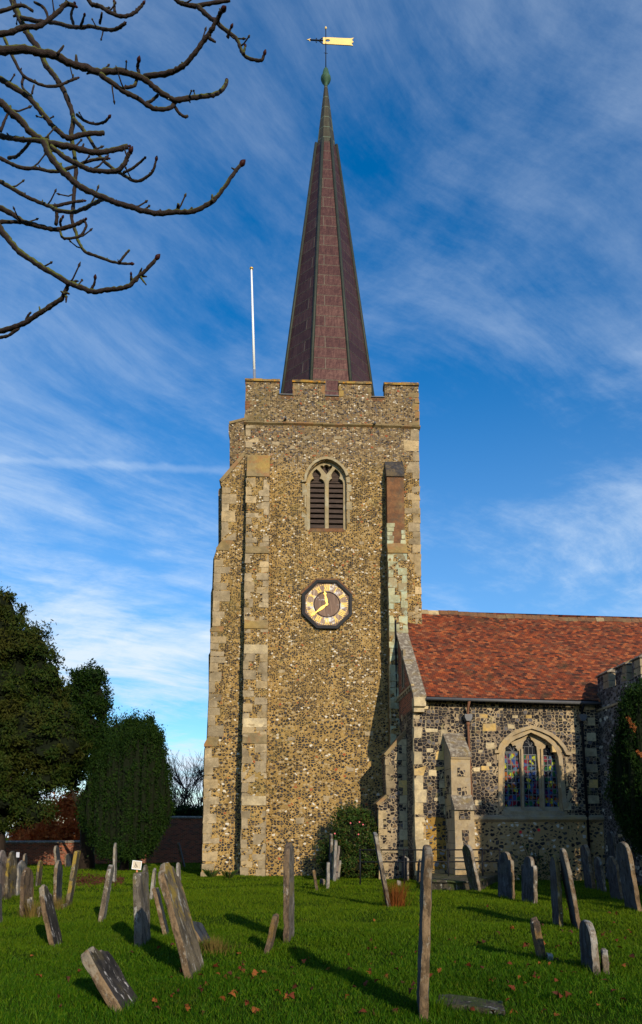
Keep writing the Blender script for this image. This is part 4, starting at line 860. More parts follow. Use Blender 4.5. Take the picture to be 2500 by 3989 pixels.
# chapel buttresses
ua = cw(1727, 2870)[0]; ub = cw(1799, 2870)[0]
pz = lambda py, v: cw(1760, py, v)[1]
prof = [(pz(2861, 0), 0.0), (pz(2938, -1.0), -0.98), (pz(2955, -1.0), -1.02), (pz(2957, -1.0), -0.96), (pz(3104, -1.0), -0.98), (pz(3150, -1.3), -1.36), (pz(3154, -1.3), -1.30), (-0.3, -1.34)]
mb = MB(C); mb.prism_v([(0.0, prof[0][0])] + [(v, w_) for w_, v in prof] + [(0.0, -0.3)], ua, ub, 0)
mb.prism_v([(0.0, prof[0][0] + 0.05), (-1.04, prof[1][0] + 0.03), (-1.04, prof[1][0] - 0.10), (-0.98, prof[1][0] - 0.10)], ua - 0.03, ub + 0.03, 2)
mb.prism_v([(-0.97, prof[4][0] + 0.08), (-1.40, prof[5][0] + 0.04), (-1.40, prof[5][0] - 0.05), (-0.97, prof[5][0] - 0.05)], ua - 0.03, ub + 0.03, 2)
for a, b_, z0, z1_, v in ((0.33, 0.72, pz(3023, -1), pz(2990, -1), -0.985), (0.3, 0.78, pz(3103, -1), pz(3066, -1), -0.99), (0.24, 0.8, pz(3192, -1.3), pz(3157, -1.3), -1.325), (0.36, 0.7, pz(3275, -1.3), pz(3233, -1.3), -1.335), (0.42, 0.62, pz(3293, -1.3), pz(3276, -1.3), -1.335)):
    mb.blk(ua + (ub - ua) * a, ua + (ub - ua) * b_, v - 0.012, v + 0.2, z0, z1_, 1, 0.01)
mb.box(ua - 0.06, ub + 0.06, -1.44, -1.30, -0.3, pz(3310, -1.4), 0)
for k in range(9): z = 0.5 + k * 0.46; mb.box(ua - 0.004, ua + 0.004, -1.28 if z < pz(3154, -1.3) else -0.95, -0.02, z, z + 0.012, 3)
for k in range(10): z = random.uniform(0.5, 3.8); v = random.uniform(-0.9, -0.2); mb.blk(ua - 0.012, ua + 0.05, v, v + 0.3, z, z + 0.3, 1, 0.02)
mb.build('buttress', [M['dressed'], M['flint_dark'], M['coping'], M['dark']], church)
mb = MB(C); VW2 = 1.35
pw = [(1581, 2850), (1500, 2942), (1496, 2950), (1500, 2956), (1507, 3100), (1468, 3134), (1470, 3145), (1474, 3150), (1477, 3430)]
o3 = [cw(a, b_, VW2) for a, b_ in pw]; mb.prism(o3 + [(uC, -0.2), (uC, o3[0][1])], VW2, VW2 + 0.8, 0)
def qedge(a, b_, side, m):
    w0, w1 = b_[1], a[1]; w_ = w0 + 0.02; k = 0
    while w_ < w1 - 0.1:
        h = min(random.uniform(0.24, 0.42), w1 - w_); u = a[0] + (b_[0] - a[0]) * (w1 - w_ - h / 2) / (w1 - w0); L = (0.16, 0.32)[k % 2] * random.uniform(0.9, 1.2); k += 1
        mb.blk(u - 0.012 if side > 0 else u - L, u + L if side > 0 else u + 0.0, VW2 - random.uniform(0.006, 0.016), VW2 + 0.2, w_ + 0.005, w_ + h - 0.005, m, 0.012); w_ += h
qedge(o3[3], o3[4], 1, 1); qedge(o3[7], o3[8], 1, 1); qedge((uC - 0.01, o3[0][1] - 0.3), (uC - 0.01, 0.0), -1, 2)
mb.ribbon([o3[0], o3[1]], 0.14, VW2 - 0.03, VW2 + 0.83, 3); mb.ribbon([o3[4], o3[5]], 0.13, VW2 - 0.03, VW2 + 0.83, 3)
mb.box(o3[8][0] - 0.05, uC - 0.005, VW2 - 0.06, VW2, cw(1500, 3310, VW2)[1] - 0.12, cw(1500, 3310, VW2)[1] + 0.02, 1)
mb.build('buttress', [M['flint_dark'], M['quoin'], M['quoin_pale'], M['weather']], church)
# lead pipe in the corner between tower and chapel
mb = MB(C); pu_, pw_ = cw(1524, 2420, 2.75); mb.tube([C.p(uC - 0.10, 2.75, pw_), C.p(uC - 0.10, 2.75, 1.0)], 0.04, 8); mb.build('downpipe', M['iron'], church)
# embattled porch on the right
uP, wP = cw(2326, 2660, -0.1); PD = 3.3
mt = cw(2330, 2634, -0.35)[1]; me_ = mt - 0.62
mb = MB(C)
mb.box(uP, uP + 5.5, -PD, 0.0 - 0.002, -0.3, me_, 0)
ms = [(-0.12, -1.02), (-1.55, -2.35), (-2.75, -3.32)]
for a, b_ in ms: mb.box(uP, uP + 0.42, b_, a, me_, mt, 0)
for k in range(4): mb.box(uP + 1.0 + k * 1.4, uP + 1.9 + k * 1.4, -PD - 0.004, -PD + 0.42, me_, mt, 0)
mb.box(uP - 0.05, uP, -PD - 0.05, 0, me_ - 0.75, me_ - 0.67, 1)
for a, b_ in ms:
    for k in range(2): mb.blk(uP - 0.01, uP + 0.43, b_ - 0.012, b_ + random.uniform(0.25, 0.45), me_ + 0.03 + k * 0.29, me_ + 0.29 + k * 0.29, 1, 0.012)
for k in range(12): mb.blk(uP - 0.012, uP + 0.3, -PD - 0.012, -PD + random.choice((0.3, 0.55)), 0.1 + k * 0.42, 0.5 + k * 0.42, 1, 0.012)
for k in range(20): z = random.uniform(0.3, me_ - 1); v = random.uniform(-3, -0.2); mb.blk(uP - 0.012, uP + 0.1, v, v + random.uniform(0.15, 0.4), z, z + random.uniform(0.12, 0.25), 1, 0.015)
porch = mb.build('porch', [M['flint_shade'], M['quoin']], church)
for a, b_ in ms:
    mb = MB(C); mb.prism([(uP - 0.06, mt), (uP - 0.06, mt + 0.04), (uP + 0.21, mt + 0.20), (uP + 0.48, mt + 0.04), (uP + 0.48, mt)], b_ - 0.05, a + 0.05); mb.build('coping', M['coping'], porch)

# ------------------------------------------------------------------ flagpole on the tower
fb = T.p(*[tw(998, 1500, 0.9)[0], 0.9, w_str + 0.3]); ft = at_y(979, 1047, fb.y)
pole = empty('flagpole', fb, 'slim white flagpole leaning slightly on top of the church tower', 'flagpole')
mb = MB(); d = ft - fb; j = fb + d * 0.36
mb.tube([fb, j], [0.075, 0.068], 10, 1); mb.tube([j, j + d * 0.3, ft], [0.062, 0.052, 0.040], 12, 0); mb.build('pole', [M['white'], M['steel']], pole)
mb = MB(); mb.lathe(ft, [(0.01, -0.03), (0.085, -0.02), (0.09, 0.03), (0.05, 0.06), (0.01, 0.09)], 12); mb.build('finial', M['gold'], pole)

# ------------------------------------------------------------------ gravestones
def outline(style, w_, h, seed):
    r_ = random.Random(seed); a = w_ / 2
    if style == 'round': L = [(-a, 0), (-a, h - a * 0.9)] + [(-a * math.cos(t), h - a * 0.9 + a * 0.9 * math.sin(t)) for t in np.linspace(0.15, math.pi - 0.15, 12)] + [(a, h - a * 0.9), (a, 0)]
    elif style == 'segment': L = [(-a, 0), (-a, h - 0.12)] + [(a * x, h - 0.12 * x * x) for x in np.linspace(-0.95, 0.95, 9)] + [(a, h - 0.12), (a, 0)]
    elif style == 'shoulder':
        q = a * 0.68; L = [(-a, 0), (-a, h - q - 0.03), (-a * 0.93, h - q + 0.02), (-a * 0.75, h - q + 0.01)] + [(-q * math.cos(t), h - q + q * math.sin(t)) for t in np.linspace(0.15, math.pi - 0.15, 10)] + [(a * 0.75, h - q + 0.01), (a * 0.93, h - q + 0.02), (a, h - q - 0.03), (a, 0)]
    elif style == 'gothic': L = [(-a, 0), (-a, h - a * 1.5)] + [(-a * math.cos(t) ** 0.8, h - a * 1.5 + a * 1.5 * math.sin(t) ** 1.15) for t in np.linspace(0.15, math.pi / 2 - 0.08, 6)] + [(0, h)] + [(a * math.cos(t) ** 0.8, h - a * 1.5 + a * 1.5 * math.sin(t) ** 1.15) for t in np.linspace(math.pi / 2 - 0.08, 0.15, 6)] + [(a, h - a * 1.5), (a, 0)]
    elif style == 'ogee':
        L = [(-a, 0), (-a, h - 0.22), (-a * 0.86, h - 0.15), (-a * 0.72, h - 0.17), (-a * 0.6, h - 0.10), (-a * 0.42, h - 0.03), (-a * 0.2, h - 0.035), (0, h), (a * 0.2, h - 0.035), (a * 0.42, h - 0.03), (a * 0.6, h - 0.10), (a * 0.72, h - 0.17), (a * 0.86, h - 0.15), (a, h - 0.22), (a, 0)]
    elif style == 'broken': L = [(-a, 0), (-a, h * 0.82)] + [(a * x, h * (0.9 + r_.uniform(-0.1, 0.1))) for x in np.linspace(-0.85, 0.85, 7)] + [(a, h * 0.8), (a, 0)]
    elif style == 'cross':
        q = a * 0.32; L = [(-q * 1.5, 0), (-q, h * 0.45), (-q, h * 0.62), (-a, h * 0.66), (-a, h * 0.84), (-q, h * 0.86), (-q * 1.2, h * 0.97), (0, h), (q * 1.2, h * 0.97), (q, h * 0.86), (a, h * 0.84), (a, h * 0.66), (q, h * 0.62), (q, h * 0.45), (q * 1.5, 0)]
    else: L = [(-a, 0), (-a, h - 0.04), (-a * 0.9, h), (a * 0.9, h - 0.01), (a, h - 0.05), (a, 0)]
    out = []
    for p, q in zip(L, L[1:]):      # fine steps along the outline so that the edge can be worn
        n = max(1, int(math.hypot(q[0] - p[0], q[1] - p[1]) / 0.07))
        out += [(p[0] + (q[0] - p[0]) * i / n, p[1] + (q[1] - p[1]) * i / n) for i in range(n)]
    return out + [L[-1]]
NG = [0]
def grave(label, base, top, face, edge, side, style='round', mat_='grey', w_=0.62, dy=0.0, sink=0.22, name='gravestone', cat='gravestone', group='weathered gravestones in the churchyard', tmin=0.07, wear=1.0, rim=None):
    """base/top: photo pixels of the foot and the head; face, edge: how many pixels wide its broad side and its edge look"""
    NG[0] += 1; random.seed(100 + NG[0])
    B = ground(*base); B.z = float(gz(B.x, B.y)); dc = (B - CAM).dot(Fw); k = dc / FPX
    Tp = at_y(top[0], top[1], B.y + dy); ax = Tp - B; h = ax.length; ax.normalize()
    t = max(tmin, edge * k); a = math.asin(min(0.98, face * k / w_)); dv = Vector((B.x, B.y, 0)).normalized()
    a = a if side == 'L' else -a
    wdv = Vector((dv.x * math.cos(a) - dv.y * math.sin(a), dv.x * math.sin(a) + dv.y * math.cos(a), 0))
    Yv = ax.cross(wdv).normalized(); Xv = Yv.cross(ax).normalized()
    cen = B + dv * (w_ / 2 * math.cos(a) * 0.9)
    L = outline(style, w_, h, NG[0]); n = len(L); ys = [-t / 2, -t / 2 + 0.015, -t / 6, t / 6, t / 2 - 0.015, t / 2]; V = []
    for iy, y in enumerate(ys):
        ins = 0.985 if iy in (0, 5) else 1.0
        for x, z in L:
            q = mnoise.noise_vector(Vector((x * 5 + NG[0] * 7, y * 5, z * 5))) * (0.024 * wear) + mnoise.noise_vector(Vector((x * 17 + NG[0] * 3, y * 17, z * 17))) * (0.011 * wear)
            V.append(Vector((x * ins + q.x, y + q.y * 0.5, z - (0.012 if iy in (0, 5) and z > 0.1 else 0) + q.z)))
        
    for i in range(n):
        if L[i][1] == 0:
            for iy in range(6): V[iy * n + i].z = -sink
    fs = [tuple(range(n)), tuple(range(6 * n - 1, 5 * n - 1, -1))]
    for iy in range(5): fs += [(iy * n + (i + 1) % n, iy * n + i, (iy + 1) * n + i, (iy + 1) * n + (i + 1) % n) for i in range(n)]
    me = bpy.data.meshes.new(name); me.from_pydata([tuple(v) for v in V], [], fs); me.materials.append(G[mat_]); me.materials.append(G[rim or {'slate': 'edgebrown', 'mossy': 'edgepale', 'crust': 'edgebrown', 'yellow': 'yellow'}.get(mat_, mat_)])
    me.polygons.foreach_set('material_index', [0, 0] + [1] * (len(fs) - 2)); me.update()
    o = bpy.data.objects.new(name, me); link(o)
    mx = Matrix((Xv, Yv, ax)).transposed().to_4x4(); mx.translation = cen; o.matrix_world = mx
    tag(o, label, cat, group); BASES.append((cen.x, cen.y, w_, k)); return o
BASES = []
gv = grave
# left part of the yard
gv('pinkish shouldered headstone half cut by the left picture edge, taller than its neighbours', (2, 3507), (8, 3311), 34, 8, 'R', 'shoulder', 'pink', 0.66)
gv('tall gothic headstone with yellow lichen along its left edge, beside the pinkish one', (37, 3504), (48, 3316), 32, 9, 'R', 'gothic', 'yellow', 0.66)
gv('pale grey round-topped headstone with white spots, behind the brown one', (78, 3492), (84, 3353), 28, 7, 'R', 'round', 'pale', 0.62)
gv('brown round-topped headstone nearest the left edge, standing before the pale grey one', (103, 3570), (106, 3381), 38, 12, 'R', 'round', 'brown', 0.60)
gv('small slim headstone tilted right with yellow lichen on its head', (148, 3452), (157, 3351), 13, 9, 'R', 'segment', 'yellow', 0.55)
gv('dark-faced upright headstone beside the long stone that tilts right', (222, 3528), (228, 3352), 22, 12, 'R', 'round', 'slate', 0.6)
gv('long reddish-brown headstone tilting right with a yellow lichen head', (266, 3538), (302, 3314), 13, 13, 'R', 'flat', 'yellow', 0.6)
gv('blue-grey slate headstone before the low brick wall, leaning left', (232, 3425), (218, 3294), 15, 8, 'R', 'round', 'slate', 0.6)
gv('squat dark headstone leaning left, in front of the dark-faced upright one', (220, 3682), (165, 3450), 30, 17, 'R', 'ogee', 'crust', 0.62, rim='edgebrown')
gv('small broken whitish stump in dry grass, beside the brown headstone', (120, 3570), (116, 3495), 12, 8, 'R', 'broken', 'pale', 0.35, sink=0.1)
gv('low pale broken stump left of the long tilting stone', (154, 3570), (153, 3532), 10, 6, 'R', 'broken', 'pale', 0.3, sink=0.1)
gv('little jagged footstone at the foot of the long tilting stone', (250, 3545), (250, 3520), 12, 6, 'R', 'broken', 'pale', 0.3, sink=0.1)
gv('narrow slice of headstone standing right at the left picture edge', (-8, 3612), (-7, 3440), 14, 8, 'R', 'round', 'pink', 0.6)
gv('grey headstone in shade against the low wall, right of the small notice', (95, 3424), (97, 3325), 12, 6, 'R', 'gothic', 'slate', 0.55)
gv('broad bell-shaped brown headstone against the low brick wall', (343, 3376), (341, 3308), 38, 6, 'R', 'ogee', 'brown', 0.85)
gv('dark broad headstone standing flush before the low brick wall', (268, 3378), (267, 3325), 26, 6, 'R', 'segment', 'slate', 0.75)
gv('very tall thin pale headstone by the trunk of the clipped yew', (445, 3447), (449, 3283), 7, 8, 'R', 'gothic', 'pale', 0.6)
gv('grey headstone tilting right, lichen spots down its edge, left of the wheelchair sign', (396, 3596), (434, 3369), 13, 17, 'R', 'segment', 'pale', 0.62, rim='edgepale')
gv('thick square-topped grey headstone standing upright, the wheelchair sign right behind it', (555, 3697), (548, 3402), 34, 30, 'R', 'flat', 'grey', 0.68)
gv('big thick headstone leaning left, streaked ochre and white', (762, 3815), (640, 3363), 52, 26, 'R', 'ogee', 'yellow', 0.72, dy=0.25, rim='edgebrown')
gv('thin dark stone leaning left behind the big streaked one', (648, 3640), (602, 3462), 8, 11, 'R', 'flat', 'slate', 0.5)
gv('small dark-topped headstone peeping out right of the wheelchair sign', (566, 3490), (566, 3370), 14, 9, 'R', 'round', 'grey', 0.55)
gv('narrow pale headstone tilted right between the square-topped and the big leaning one', (590, 3507), (603, 3383), 7, 10, 'R', 'round', 'pale', 0.55)
gv('small pale headstone just right of the big leaning one', (697, 3440), (693, 3360), 8, 9, 'R', 'round', 'pale', 0.55)
gv('dark slab fallen sideways behind the foot of the big leaning headstone', (800, 3692), (750, 3598), 30, 14, 'R', 'flat', 'slate', 0.6, dy=0.1)
gv('dark narrow headstone leaning left before the high brick wall', (717, 3380), (694, 3282), 5, 7, 'R', 'flat', 'slate', 0.5)
gv('pale square tablet set at the foot of the high brick wall', (686, 3354), (686, 3320), 34, 5, 'R', 'flat', 'grey', 0.68)
gv('small dim cross-shaped marker at the foot of the high brick wall', (763, 3352), (763, 3298), 22, 6, 'R', 'cross', 'slate', 0.5)
gv('toppled headstone in the left foreground, lying back with black and white crusts', (492, 3945), (348, 3702), 58, 40, 'R', 'broken', 'crust', 0.52, dy=0.12)
# before the tower
gv('tall dark-sided headstone at the back of the bunch before the bush', (1284, 3428), (1290, 3247), 6, 9, 'L', 'segment', 'slate', 0.55, rim='edgepale')
gv('white-tipped headstone in the middle of the bunch before the bush', (1300, 3437), (1307, 3271), 5, 10, 'L', 'round', 'pale', 0.55)
gv('pale headstone tilted right in the bunch before the bush', (1308, 3434), (1320, 3295), 2, 8, 'L', 'flat', 'pink', 0.55)
gv('short headstone with an orange lichen tip, rightmost of the bunch before the bush', (1317, 3430), (1325, 3353), 2, 8, 'L', 'round', 'pale', 0.5)
gv('speckled slim headstone in front of the bunch by the bush', (1275, 3467), (1278, 3360), 3, 11, 'L', 'flat', 'pale', 0.5)
gv('small slim stone leaning left, apart from the bunch before the bush', (1234, 3470), (1221, 3390), 2, 10, 'L', 'flat', 'brown', 0.45)
gv('low dark block between the slim stones before the bush', (1255, 3458), (1255, 3424), 14, 6, 'L', 'flat', 'slate', 0.4)
gv('long thin headstone leaning far left beside a tuft of rusty grass', (1513, 3532), (1458, 3240), 8, 13, 'L', 'segment', 'slate', 0.6, rim='edgepale')
gv('very tall brown headstone seen edge-on in the right middle foreground', (1643, 3962), (1665, 3292), 12, 33, 'L', 'segment', 'slate', 0.66, sink=0.3, rim='edgebrown')
gv('dark ragged headstone behind the railing with a pale edge', (1578, 3430), (1578, 3325), 22, 8, 'L', 'broken', 'slate', 0.6, rim='edgepale')
gv('dark narrow headstone half hidden behind the very tall brown one', (1630, 3440), (1636, 3348), 8, 6, 'L', 'round', 'slate', 0.55)
gv('small pale stump in the grass behind the rusty tuft', (1553, 3452), (1553, 3430), 4, 14, 'L', 'broken', 'pale', 0.25, sink=0.08)
gv('upright round-topped headstone alone on the middle lawn, brown edge and grey streaked face', (1125, 3676), (1125, 3283), 22, 22, 'R', 'round', 'grey', 0.62, rim='brown')
gv('small dark stone tilting right at the foot of the lone upright headstone', (1042, 3712), (1076, 3567), 14, 18, 'R', 'flat', 'brown', 0.4)
# right part of the yard
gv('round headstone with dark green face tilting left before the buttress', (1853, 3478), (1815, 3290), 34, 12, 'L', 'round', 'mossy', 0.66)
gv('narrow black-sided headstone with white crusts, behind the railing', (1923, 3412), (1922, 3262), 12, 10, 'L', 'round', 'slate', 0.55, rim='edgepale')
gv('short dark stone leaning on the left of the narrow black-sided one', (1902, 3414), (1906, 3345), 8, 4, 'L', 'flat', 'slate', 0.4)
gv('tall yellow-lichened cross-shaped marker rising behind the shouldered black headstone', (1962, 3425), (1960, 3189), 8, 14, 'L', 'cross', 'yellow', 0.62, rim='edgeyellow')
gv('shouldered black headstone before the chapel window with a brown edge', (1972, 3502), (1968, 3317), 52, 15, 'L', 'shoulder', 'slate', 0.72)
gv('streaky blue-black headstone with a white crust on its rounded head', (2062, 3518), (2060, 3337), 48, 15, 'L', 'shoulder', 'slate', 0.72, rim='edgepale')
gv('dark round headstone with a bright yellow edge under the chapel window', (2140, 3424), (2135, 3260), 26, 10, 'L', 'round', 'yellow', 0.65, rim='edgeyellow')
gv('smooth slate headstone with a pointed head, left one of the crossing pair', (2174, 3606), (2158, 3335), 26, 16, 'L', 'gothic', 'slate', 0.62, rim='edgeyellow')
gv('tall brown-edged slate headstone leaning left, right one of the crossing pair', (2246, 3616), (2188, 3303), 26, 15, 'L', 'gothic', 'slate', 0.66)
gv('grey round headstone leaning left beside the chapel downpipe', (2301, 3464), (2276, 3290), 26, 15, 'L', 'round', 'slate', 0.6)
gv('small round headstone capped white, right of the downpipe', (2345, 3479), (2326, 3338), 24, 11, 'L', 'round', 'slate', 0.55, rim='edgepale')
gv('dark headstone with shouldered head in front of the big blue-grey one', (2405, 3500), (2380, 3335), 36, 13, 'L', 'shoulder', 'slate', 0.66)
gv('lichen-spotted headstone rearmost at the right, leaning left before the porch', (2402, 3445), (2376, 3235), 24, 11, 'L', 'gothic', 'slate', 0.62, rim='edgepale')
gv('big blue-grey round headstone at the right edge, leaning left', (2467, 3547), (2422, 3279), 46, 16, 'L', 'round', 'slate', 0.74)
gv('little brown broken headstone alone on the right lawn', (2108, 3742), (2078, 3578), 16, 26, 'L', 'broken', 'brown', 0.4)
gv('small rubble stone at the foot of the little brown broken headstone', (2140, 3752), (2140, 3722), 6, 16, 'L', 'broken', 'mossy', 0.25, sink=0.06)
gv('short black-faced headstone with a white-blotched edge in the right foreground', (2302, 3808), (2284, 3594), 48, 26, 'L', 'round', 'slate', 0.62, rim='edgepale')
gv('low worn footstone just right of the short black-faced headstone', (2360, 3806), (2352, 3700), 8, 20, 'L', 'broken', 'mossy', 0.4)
random.seed(11)
# chest tomb slab by the chapel and a ledger sunk in the grass
def slab(name, label, corners, z0, z1, m, cat='grave slab', lip=0.05):
    mb = MB(); c = sum(corners, Vector()) / len(corners); n = len(corners); nn = 8; ring = []
    for i in range(n):
        a, b_ = corners[i], corners[(i + 1) % n]; ring += [a.lerp(b_, k / nn) for k in range(nn)]
    jit = lambda p, s: Vector((p.x + random.uniform(-.015, .015), p.y + random.uniform(-.015, .015), s + random.uniform(-.012, .012)))
    N = len(ring); A = [jit(p, z0) for p in ring]; B = [jit(p, z1 - lip) for p in ring]; D = [jit(c + (p - c) * 1.03, z1 - lip) for p in ring]; E = [jit(c + (p - c) * 1.02, z1) for p in ring]
    V = A + B + D + E; fs = [(k * N + i, k * N + (i + 1) % N, (k + 1) * N + (i + 1) % N, (k + 1) * N + i) for k in range(3) for i in range(N)]
    fs.append(tuple(range(3 * N, 4 * N))); mb.mesh(V, fs)
    return tag(mb.build(name, m, None, Vector((c.x, c.y, 0))), label, cat)
def gp(px, py): p = ground(px, py); p.z = 0; return p
slab('tomb_slab', 'low mossy tomb slab lying before the chapel buttress behind the railing', [gp(1665, 3466), gp(1850, 3470), gp(1945, 3440), gp(1950, 3425), gp(1680, 3425)], -0.1, 0.30, G['mossy'], 'tomb')
slab('ledger_stone', 'flat mossy ledger stone sunk in the grass right of the very tall brown headstone', [gp(1695, 3905), gp(1960, 3935), gp(1955, 3900), gp(1720, 3870)], -0.12, -0.002, G['mossy'])

# ------------------------------------------------------------------ railing
RY = 25.3
rail = empty('railing', at_y(1660, 3425, RY), 'black iron two-bar railing before the chapel buttresses', 'railing'); rail.location.z = 0
def rp(px, py): q = C.uw(px, py, -2.2); return C.p(q[0], -2.2, q[1])
zt1 = rp(1402, 3311).z; zt2 = rp(1402, 3358).z
for z, nm in ((zt1, 'rail'), (zt2, 'rail')):
    mb = MB(); a, b_ = rp(1402, 3311), rp(1945, 3340); a.z = z; b_.z = z; mb.tube([a, b_], 0.024, 8); mb.build(nm, M['iron'], rail)
for px in (1402, 1573, 1745, 1878, 1945):
    mb = MB(); a = rp(px, 3311); mb.tube([(a.x, a.y, -0.15), (a.x, a.y, zt1 + 0.02)], 0.028, 8); mb.lathe((a.x, a.y, zt1), [(0.01, -0.05), (0.045, -0.02), (0.045, 0.02), (0.01, 0.05)], 10); mb.build('post', M['iron'], rail)

# ------------------------------------------------------------------ signs
sg = ground(533, 3470); sY = sg.y
sign = empty('sign', (sg.x, sg.y, 0), 'small white wheelchair access sign tilted on an orange stake', 'sign')
SF = Frame((at_y(533, 3370, sY).x, sY, 0), 0.0); sk = sY / FPX; zc = at_y(533, 3370, sY).z; tl = R(-6)
def sr(x, z): return (x * math.cos(tl) - z * math.sin(tl), zc + x * math.sin(tl) * -1 * -1 + z * math.cos(tl))
hw, hh = 17 * sk, 15.5 * sk
mb = MB(SF); mb.prism([sr(-hw, -hh), sr(hw, -hh), sr(hw, hh), sr(-hw, hh)], -0.012, 0.012, 0); mb.ribbon([sr(-hw, -hh), sr(hw, -hh), sr(hw, hh), sr(-hw, hh)], 3.2 * sk, -0.024, 0.0, 1, True)
mb.build('panel', [plain('sign_cream', (0.55, 0.47, 0.36), 0.6), M['white']], sign)
mb = MB(SF); e = lambda x, z: sr(x * sk, z * sk)
mb.ribbon([e(-3.5 + 4.2 * math.cos(t), -4 + 4.2 * math.sin(t)) for t in np.linspace(R(120), R(400), 12)], 1.3 * sk, -0.018, -0.012)
mb.ribbon([e(-5.5, 5), e(-4.5, -1), e(0, -1), e(2.5, -7), e(4, -6.5)], 1.7 * sk, -0.018, -0.012); mb.ribbon([e(-5, 2), e(-0.5, 2)], 1.3 * sk, -0.0185, -0.012)
mb.prism([e(-5.5 + 1.7 * math.cos(t), 7.5 + 1.7 * math.sin(t)) for t in np.linspace(0, 2 * math.pi, 10, endpoint=False)], -0.018, -0.012); mb.build('wheelchair_symbol', M['blackpaint'], sign)
mb = MB(SF); mb.box(-0.02, 0.025, 0.013, 0.045, -0.2, zc + 0.05); mb.build('stake', plain('stake', (0.50, 0.19, 0.08), 0.7), sign)
nb = ground(66, 3400); SF2 = Frame((nb.x, nb.y, 0), 0); zc2 = at_y(66, 3330, nb.y).z; k2 = nb.y / FPX
note = empty('notice', (nb.x, nb.y, 0), 'small pale notice on a dark post before the low brick wall', 'notice')
mb = MB(SF2); mb.box(-6 * k2, 6 * k2, -0.02, 0.01, zc2 - 10 * k2, zc2 + 10 * k2); mb.build('panel', plain('notice_pale', (0.45, 0.45, 0.50), 0.5), note)
mb = MB(SF2); mb.box(-0.03, 0.03, 0.011, 0.07, -0.2, zc2); mb.build('post', M['dark'], note)

# ------------------------------------------------------------------ brick walls behind
def bwall(label, p0, p1, h, th=0.35, cap=True):
    f = Frame(p0, math.atan2(p1.y - p0.y, p1.x - p0.x)); f.o.z = 0; L = (p1 - p0).length; c = (p0 + p1) / 2
    t = empty('brick_wall', (c.x, c.y, 0), label, 'wall'); mb = MB(f); mb.box(0, L, 0, th, -0.3, h); mb.build('wall_body', M['brickwall'], t)
    mb = MB(f); mb.prism_v([(-0.05, h), (-0.05, h + 0.07), (th / 2, h + 0.16), (th + 0.05, h + 0.07), (th + 0.05, h)], 0, L); mb.build('wall_coping', M['coping'], t)
pA, pB = at_y(-150, 3300, 39.5), at_y(470, 3300, 46.0); pA.z = pB.z = 0
bwall('low dark brick wall in shade behind the left headstones', pA, pB, at_y(200, 3278, 42.5).z - 0.1)
pD = at_y(900, 3300, 47.5); pD.z = 0; pB2 = pB + (pD - pB).normalized() * 0.4
bwall('high red brick wall between the clipped yew and the tower', pB2, pD, at_y(700, 3188, 46.8).z)

# ------------------------------------------------------------------ foliage
def sprays(P, Nn, size, asp=0.45, up=0.3, droop=0.0):
    """a small two-face leaf spray at every point, roughly facing along Nn"""
    n = len(P); d = rng.normal(size=(n, 3)); d = d - (d * Nn).sum(1, keepdims=True) * Nn * 0.55; d[:, 2] += up - droop
    d /= np.linalg.norm(d, axis=1, keepdims=True) + 1e-9
    s = np.cross(d, Nn + rng.normal(scale=0.5, size=(n, 3))); s /= np.linalg.norm(s, axis=1, keepdims=True) + 1e-9
    L = size * rng.uniform(0.6, 1.35, (n, 1)); Wd = L * asp * rng.uniform(0.7, 1.3, (n, 1)); k = np.cross(d, s) * L * 0.12
    V = np.stack([P, P + d * L * 0.55 + s * Wd * 0.5 + k, P + d * L, P + d * L * 0.55 - s * Wd * 0.5 + k], 1).reshape(-1, 3)
    return V, np.arange(n * 4).reshape(n, 4)
def blob_points(blobs, n, clump, shell=(0.72, 1.0), per=40, tall=0.8):
    """clumps of points near the surface of a set of ellipsoids"""
    vol = np.array([r_[0] * r_[1] + r_[1] * r_[2] + r_[0] * r_[2] for c, r_ in blobs]); cnt = rng.multinomial(n // per, vol / vol.sum()); Ps, Ns = [], []
    for (c, r_), m_ in zip(blobs, cnt):
        d = rng.normal(size=(m_, 3)); d /= np.linalg.norm(d, axis=1, keepdims=True)
        q = d * np.array(r_) * rng.uniform(shell[0], shell[1], (m_, 1)) + np.array(c); nn = d / np.array(r_); nn /= np.linalg.norm(nn, axis=1, keepdims=True)
        ok = np.ones(m_, bool)
        for c2, r2 in blobs:
            if c2 is c: continue
            ok &= (((q - np.array(c2)) / np.array(r2)) ** 2).sum(1) > 0.45
        q, nn = q[ok], nn[ok]; sc = rng.uniform(0.5, 1.25, (len(q), 1, 1))
        pp = q[:, None, :] + rng.normal(size=(len(q), per, 3)) * clump * sc * np.array([1, 1, tall]); Ps.append(pp.reshape(-1, 3)); Ns.append(np.repeat(nn, per, 0))
    return np.concatenate(Ps), np.concatenate(Ns)
def boughs(blobs, n, r0, r1, flat=0.7, up=1.0):
    """smaller masses standing out of the big ones, so that the crown breaks up into boughs"""
    out = list(blobs); vol = np.array([r_[0] * r_[2] for c, r_ in blobs]); idx = rng.choice(len(blobs), n, p=vol / vol.sum())
    for i in idx:
        c, r_ = blobs[i]; d = rng.normal(size=3); d[1] = -abs(d[1]); d /= np.linalg.norm(d); q = np.array(c) + d * np.array(r_) * rng.uniform(0.78, 0.98); k = rng.uniform(r0, r1)
        out.append((tuple(q), (k, k, k * flat * rng.uniform(0.8, 1.3))))
    return out
